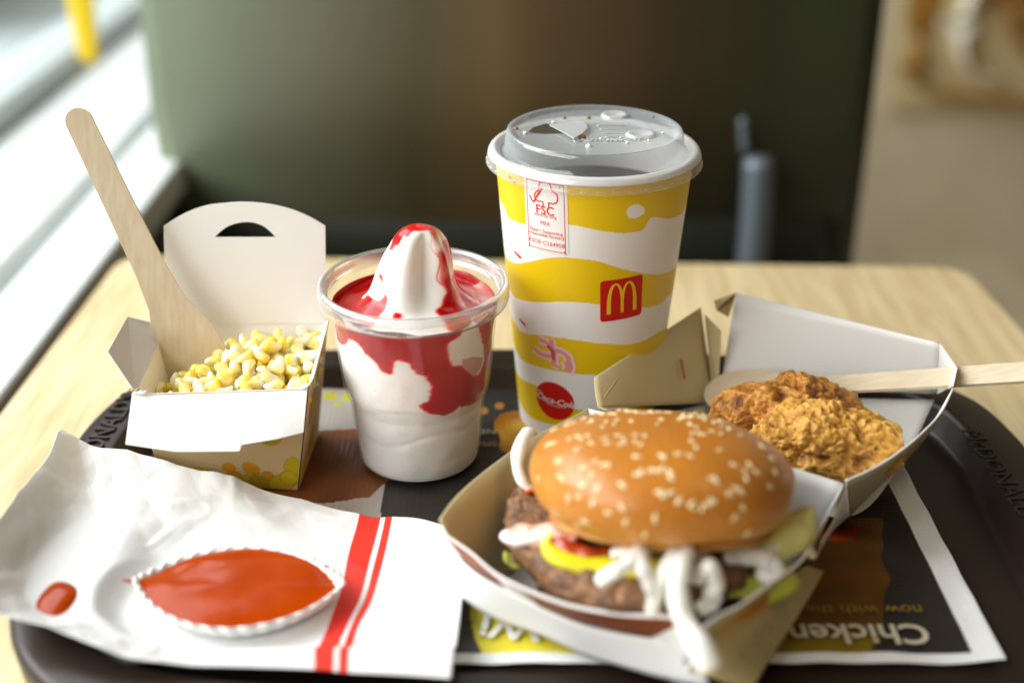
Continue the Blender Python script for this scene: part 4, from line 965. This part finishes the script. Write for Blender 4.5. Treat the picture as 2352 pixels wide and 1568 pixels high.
leaf('cheese', [(1262, 1225, .041), (1275, 1268, .037), (1330, 1292, .036), (1395, 1305, .036), (1440, 1290, .038)], .010, CHE, 0, .0008, 1, 40, 10)
leaf('cheese', [(1250, 1240, .042), (1300, 1268, .040), (1380, 1282, .040), (1480, 1288, .042), (1580, 1290, .042)], .010, CHE, 0, .0006, 4)
leaf('lettuce', [(1600, 1292, .038), (1660, 1300, .036), (1720, 1315, .033), (1780, 1305, .033), (1800, 1275, .035)], .018, LET, 0, .0018, 2)
leaf('lettuce', [(1720, 1255, .041), (1770, 1225, .043), (1820, 1195, .045), (1868, 1172, .047)], .017, mat('lettuce_edge', srgb(214, 206, 130), .4, sss=.2), 0, .0012, 3)
leaf('lettuce', [(1158, 1268, .024), (1178, 1280, .022), (1200, 1292, .021)], .006, LET, 0, .0003, 6, 12)

leaf('bacon', [(1170, 1235, .036), (1210, 1215, .038), (1270, 1212, .041), (1330, 1230, .043)], .013, BAC, 0, .0016, 9)
leaf('ketchup', [(1265, 1233, .0425), (1300, 1250, .0415), (1350, 1262, .041), (1400, 1264, .041)], .006, KET, 0, .0010, 9)
def strand(P, r, name='onion_strand', m=ONI): 
    q_ = [at(*p) for p in P]; sd = random.uniform(0, 50); rf = r if callable(r) else (lambda s: r)
    return tube(name, q_, lambda s: rf(s) * .86 * (1 + .28 * noise.noise(Vector((s * 5 + sd, 0, 0)))), m, bg_, n=48, seg=12, flat=.72)
strand([(1218, 985, .046), (1196, 1020, .047), (1188, 1065, .044), (1200, 1105, .040), (1225, 1130, .037)], lambda s: .0036 * (1 - .45 * s))
def hang(P, r): # strands hanging over the front edge: (u, v, distance y)
    q_ = [atY(*p) for p in P]; sd = random.uniform(0, 50); rf = r if callable(r) else (lambda s: r)
    return tube('onion_strand', q_, lambda s: rf(s) * .86 * (1 + .22 * noise.noise(Vector((s * 5 + sd, 0, 0)))), ONI, bg_, n=48, seg=12, flat=.8)
hang([(1478, 1262, .343), (1450, 1288, .335), (1410, 1314, .331), (1372, 1338, .331)], .0034)
hang([(1455, 1266, .342), (1472, 1295, .334), (1488, 1330, .331), (1506, 1366, .330)], .0034)
hang([(1558, 1262, .342), (1530, 1306, .334), (1508, 1356, .330), (1496, 1412, .328)], .0031)
hang([(1585, 1254, .343), (1562, 1306, .332), (1558, 1370, .326), (1576, 1430, .320), (1606, 1480, .312), (1640, 1545, .306)], lambda s: .0038 + .0020 * s * s)
hang([(1596, 1336, .336), (1630, 1300, .336), (1644, 1340, .334), (1622, 1372, .333)], .0036)
hang([(1645, 1362, .335), (1630, 1385, .333), (1604, 1402, .332)], .0036)
hang([(1404, 1272, .346), (1430, 1268, .345), (1460, 1266, .346)], .0024)
strand([(1158, 1225, .035), (1190, 1240, .036), (1260, 1225, .039)], .0034)
strand([(1660, 1278, .0405), (1720, 1275, .040), (1765, 1290, .038), (1775, 1315, .036), (1740, 1310, .035)], lambda s: .0052)
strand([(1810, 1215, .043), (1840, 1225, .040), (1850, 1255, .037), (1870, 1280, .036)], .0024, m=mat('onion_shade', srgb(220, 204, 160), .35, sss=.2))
strand([(1620, 1268, .041), (1600, 1310, .039), (1590, 1340, .037)], .0028)
strand([(1800, 1240, .041), (1770, 1262, .040), (1715, 1262, .041)], .0022)
strand([(1235, 1120, .041), (1205, 1135, .036), (1195, 1165, .034), (1215, 1190, .034)], .0016, 'tomato_skin', KET)

# ------------------------------------------------------------------ fried chicken
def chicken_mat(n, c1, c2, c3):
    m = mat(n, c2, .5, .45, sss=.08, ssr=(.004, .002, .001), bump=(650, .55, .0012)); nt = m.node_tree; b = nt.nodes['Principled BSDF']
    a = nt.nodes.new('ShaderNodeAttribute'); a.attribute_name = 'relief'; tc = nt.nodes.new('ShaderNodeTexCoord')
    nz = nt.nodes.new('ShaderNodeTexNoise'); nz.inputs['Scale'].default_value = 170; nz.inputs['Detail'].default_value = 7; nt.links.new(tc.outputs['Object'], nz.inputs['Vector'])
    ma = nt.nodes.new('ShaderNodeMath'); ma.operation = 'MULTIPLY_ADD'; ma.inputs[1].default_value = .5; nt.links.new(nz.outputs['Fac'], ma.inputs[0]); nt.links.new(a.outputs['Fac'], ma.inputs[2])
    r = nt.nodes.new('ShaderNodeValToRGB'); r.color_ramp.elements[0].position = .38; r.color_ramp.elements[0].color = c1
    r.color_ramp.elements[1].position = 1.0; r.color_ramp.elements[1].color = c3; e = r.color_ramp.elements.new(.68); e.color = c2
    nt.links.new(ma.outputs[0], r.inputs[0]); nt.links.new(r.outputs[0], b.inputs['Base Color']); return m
def chicken(name, c, ax, rot, label, m, seed, bends=(0, 0)):
    bm = bmesh.new(); bmesh.ops.create_icosphere(bm, subdivisions=7, radius=1)
    V = []; rel = []; R = Matrix.Rotation(rot, 3, 'Z'); sd_ = Vector((seed, seed * .7, 3))
    for v in bm.verts:
        d = v.co.normalized(); p = Vector((d.x * ax[0], d.y * ax[1], d.z * ax[2]))
        big = noise.noise(p * 48 + sd_) * .0066 + noise.noise(p * 100 + sd_ * 2) * .0030
        wp = p + noise.turbulence_vector(p * 160 + sd_, 3, False) * .0012
        msk = min(1, max(0, .5 + 1.6 * noise.noise(p * 70 + sd_ * 3)))
        rg1 = 1 - abs(noise.noise(wp * 150 + sd_ * 2)) * 2.6; rg2 = 1 - abs(noise.noise(Vector((wp.x * 240, wp.y * 420, wp.z * 420)) + sd_)) * 2.4
        cel = noise.voronoi(wp * 235 + sd_)[0]; knob = (.5 - min(cel[0], .85)) * .0034 * (.35 + .65 * msk) + rg1 * .0008
        cel2 = noise.voronoi(wp * 700 + sd_)[0]; kn2 = (.4 - min(cel2[0], .8)) * .0007 + rg2 * .0006 * (1.3 - msk); rid = noise.fractal(p * 520 + sd_, .8, 2.2, 4) * .0006
        h = big + knob + kn2 + rid; q_ = p + Vector((d.x, d.y, d.z)).normalized() * h
        if q_.z < -ax[2] * .75: q_.z = -ax[2] * .75
        q_.z += bends[0] * (q_.x / ax[0]) ** 2 + bends[1] * q_.x / ax[0]
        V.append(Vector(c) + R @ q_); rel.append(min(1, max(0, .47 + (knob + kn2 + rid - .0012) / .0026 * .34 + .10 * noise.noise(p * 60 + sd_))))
    F_ = [tuple(v.index for v in f_.verts) for f_ in bm.faces]; bm.free()
    o = meshobj(name, V, F_, m, None, True, label=label, cat='fried chicken'); a = o.data.attributes.new('relief', 'FLOAT', 'POINT'); a.data.foreach_set('value', rel); return o
cB = at(1838, 950, .030); cF = at(1878, 1022, .033)
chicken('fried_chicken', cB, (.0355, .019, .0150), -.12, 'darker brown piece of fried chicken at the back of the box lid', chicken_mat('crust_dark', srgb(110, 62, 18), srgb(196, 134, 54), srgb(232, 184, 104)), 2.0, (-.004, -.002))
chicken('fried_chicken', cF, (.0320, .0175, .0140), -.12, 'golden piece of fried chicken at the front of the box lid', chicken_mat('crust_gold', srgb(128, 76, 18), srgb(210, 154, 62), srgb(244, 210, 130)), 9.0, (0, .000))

# ------------------------------------------------------------------ paper bag with red stripes
bag = empty('paper_bag', tuple(at(600, 1330, .005)), 'crumpled white paper bag with two red stripes at the front left', 'paper bag')
rows = [ # each row: left part points ..., stripe left, stripe right, right edge   (u, v, z)
    [(139, 988, .030), (210, 1022, .024), (348, 1059, .018), (603, 1124, .012), (826, 1184, .010), (901, 1187, .010), (960, 1192, .011), (1022, 1208, .013)],
    [(95, 1070, .030), (200, 1090, .019), (350, 1115, .015), (590, 1165, .011), (818, 1216, .009), (893, 1230, .009), (960, 1236, .010), (1044, 1250, .012)],
    [(15, 1170, .032), (150, 1180, .017), (330, 1195, .014), (560, 1220, .010), (804, 1262, .008), (880, 1290, .008), (960, 1290, .009), (1064, 1300, .011)],
    [(-60, 1240, .034), (90, 1262, .014), (300, 1270, .010), (540, 1300, .009), (785, 1345, .008), (857, 1372, .008), (950, 1370, .009), (1062, 1370, .010)],
    [(-70, 1310, .030), (80, 1330, .012), (260, 1360, .008), (530, 1390, .008), (762, 1411, .008), (825, 1440, .008), (940, 1440, .009), (1055, 1440, .010)],
    [(-60, 1370, .028), (90, 1400, .014), (260, 1430, .008), (520, 1465, .008), (730, 1495, .009), (806, 1508, .009), (930, 1510, .010), (1045, 1510, .011)],
    [(-30, 1412, .026), (120, 1462, .020), (290, 1522, .016), (520, 1537, .014), (723, 1549, .013), (800, 1556, .013), (925, 1562, .013), (1036, 1570, .013)],
]
W = [[at(*p) for p in r] for r in rows]
NV = 170
rc_ = random.Random(4)
CRE = []
for k in range(9):
    a = rc_.uniform(0, math.pi); fq = (14, 18, 24, 30, 36, 45, 56, 70, 85)[k]; CRE.append((math.cos(a), math.sin(a), fq, rc_.random(), .050 / fq))
cols = [catmull([W[j][i] for j in range(len(W))], NV) for i in range(8)]
svals = list(np.linspace(0, 4, 230)) + list(4 + np.array([.12, .25, .38, .5, .56, .62, .72, .78, .84, .92])) + list(np.linspace(5, 7, 40))
NU = len(svals); V = []; KCX, KCY = at(549, 1345, .0148).xy
for j in range(NV):
    cpt = [cols[i][j] for i in range(8)]
    for s in svals:
        i = min(int(s), 6); t = s - i
        p0 = cpt[i - 1] if i > 0 else cpt[0] * 2 - cpt[1]; p3 = cpt[i + 2] if i + 2 < 8 else cpt[7] * 2 - cpt[6]; p1, p2 = cpt[i], cpt[i + 1]
        q_ = .5 * ((2 * p1) + (p2 - p0) * t + (2 * p0 - 5 * p1 + 4 * p2 - p3) * t * t + (3 * p1 - p0 - 3 * p2 + p3) * t ** 3)
        amp = float(np.interp(s, [0, 2.5, 3.6, 4.4, 7], [1.0, 1.0, .35, .12, .10])); e_ = Vector((q_.x, q_.y, 0))
        hh = 0
        for (dx_, dy_, fq, of, a_m) in CRE:
            tw = (e_.x * dx_ + e_.y * dy_) * fq + of + .35 * noise.noise(e_ * 16 + Vector((of * 7, 0, 0))); tr_ = abs((tw % 1) * 2 - 1); mk = min(1, max(0, .45 + 1.5 * noise.noise(e_ * 22 + Vector((of * 13, 5, 0))))); hh += a_m * tr_ * mk
        c1 = noise.voronoi(e_ * 38 + Vector((3, 7, 0)))[0]; rg = abs(noise.noise(e_ * 33)) ; r2 = abs(noise.noise(e_ * 75 + Vector((4, 4, 4))))
        h = (c1[1] - c1[0]) * .0008 + (.12 - min(rg, .12)) * .007 + hh
        jj = j / (NV - 1); ss = lambda a, b, x: (lambda t: t * t * (3 - 2 * t))(min(1, max(0, (x - a) / (b - a))))
        lo_z = .0055 + .0095 * max(ss(-.128, -.150, q_.x), ss(.350, .335, q_.y), ss(.235, .205, q_.x + q_.y)); z_ = q_.z + amp * (h - .0028)
        q_.z = lo_z + (math.sqrt((z_ - lo_z) ** 2 + 1e-6) + z_ - lo_z) / 2
        dk = ((q_.x - KCX) / .043) ** 2 + ((q_.y - KCY) / .029) ** 2; fk = ss(1.5, .9, dk); q_.z = q_.z * (1 - fk) + .0072 * fk
        V.append(q_)
mi = []
fcs = grid_faces(NU, NV)
for j in range(NV - 1):
    for i in range(NU - 1):
        m_ = (svals[i] + svals[i + 1]) / 2; mi.append(1 if (4.0 < m_ < 4.5 or 4.73 < m_ < 5.0) else 0)
sheet = meshobj('sheet', V, fcs, [PAPER, RED], bag, True, mi); solid(sheet, .0003)
b2 = BVHTree.FromPolygons([tuple(v) for v in V], fcs)
def drop(x, y):
    loc, nor, i, d = b2.ray_cast(Vector((x, y, .2)), Vector((0, 0, -1))); return loc.z if loc else .008
# blob of ketchup on the bag
kb = at(130, 1372, .016); V = []
for j in range(10):
    r = j / 9
    for i in range(28):
        a = 2 * math.pi * i / 28; rx, ry = .0068, .0105; x = kb.x + rx * r * math.cos(a) * (1 + .15 * math.sin(2 * a)) + .35 * ry * r * math.sin(a) * -.6; y = kb.y + ry * r * math.sin(a); V.append((x, y, drop(x, y) + .0003 + .0016 * (1 - r ** 3)))
KETM = mat('ketchup', srgb(172, 62, 0), .14, .2, bump=(70, .12, .002), noise_col=(srgb(158, 52, 0), 50, .3, .7))
meshobj('ketchup_drop', V, grid_faces(28, 10, True), KETM, None, True, label='small drop of ketchup on the left end of the paper bag', cat='ketchup')
# small printed mark behind the sauce cup
f_ = lambda x, y, l=0: Vector((at(738, 1290, .012).x + x, at(738, 1290, .012).y + y, drop(at(738, 1290, .012).x + x, at(738, 1290, .012).y + y) + .0006))
ribbon('printed_mark', [([(-.004, .002), (.002, .003)], .0007, .0007), ([(.002, .003), (.003, -.003)], .0007, .0007)], f_, RED, 0, bag)
# ------------------------------------------------------------------ pleated ketchup cup
kc = at(549, 1345, .0148); KA, KB = .0372, .0240; dr_ang = -.03
kcup = empty('sauce_cup', (kc.x, kc.y, .010), 'white pleated paper sauce cup pinched open on the paper bag', 'sauce cup')
def lens(a, k=1.0, z=0.0, pl=0.0):
    x = math.cos(a); yy = math.copysign((1 - abs(x) ** 2.0) ** .82 if abs(x) < 1 else 0, math.sin(a)); nrm = Vector((x * .5, math.sin(a), 0)).normalized()
    p = Vector((KA * k * x, KB * k * yy, 0)) + nrm * pl; c, s = math.cos(dr_ang), math.sin(dr_ang)
    return Vector((kc.x + p.x * c - p.y * s, kc.y + p.x * s + p.y * c, z))
N = 1152; V = []
levels = [(.84, .0086), (.88, .0090), (.92, .0102), (.96, .0124), (1.0, .0148), (1.010, .0152), (1.018, .0148)]
for li, (k, z) in enumerate(levels):
    for i in range(N):
        a = 2 * math.pi * i / N; amp = .0008 * (.2 + .8 * li / 6); pl = amp * math.copysign(abs(math.sin(a * 72 / 2)) ** .7, math.sin(a * 36))
        tipz = .0015 * abs(math.cos(a)) ** 6; V.append(lens(a, k, z + (tipz if li > 2 else 0) + (.0004 * math.sin(a * 36) if li > 3 else 0), pl * .85))
cw = meshobj('pleated_wall', V, grid_faces(N, len(levels), True) + [tuple(range(N))[::-1]], mat('sauce_cup_paper', (.86, .86, .84, 1), .5, .35), kcup); solid(cw, .0005)
V = [Vector((kc.x, kc.y, .0232))]; nr = 24; na = 180
V = []
for j in range(nr):
    k = .004 + .966 * j / (nr - 1)
    for i in range(na):
        a = 2 * math.pi * i / na; z = .0144 + .0011 * (1 - k ** 6) + .0006 * noise.noise(Vector((math.cos(a) * k * 2, math.sin(a) * k * 2, 1))); 
        dv = math.atan2(math.sin(a - math.pi), math.cos(a - math.pi)); ex = 1 + (.24 * math.exp(-(dv / .16) ** 2) * k ** 8) + .01 * noise.noise(Vector((math.cos(a) * 5, math.sin(a) * 5, 0)))
        p = lens(a, k * ex, z + .0024 * k ** 8 * math.exp(-(dv / .3) ** 2)); V.append(p)
meshobj('ketchup', V, grid_faces(na, nr, True), KETM, None, True, label='pool of orange red ketchup filling the pleated sauce cup', cat='ketchup')
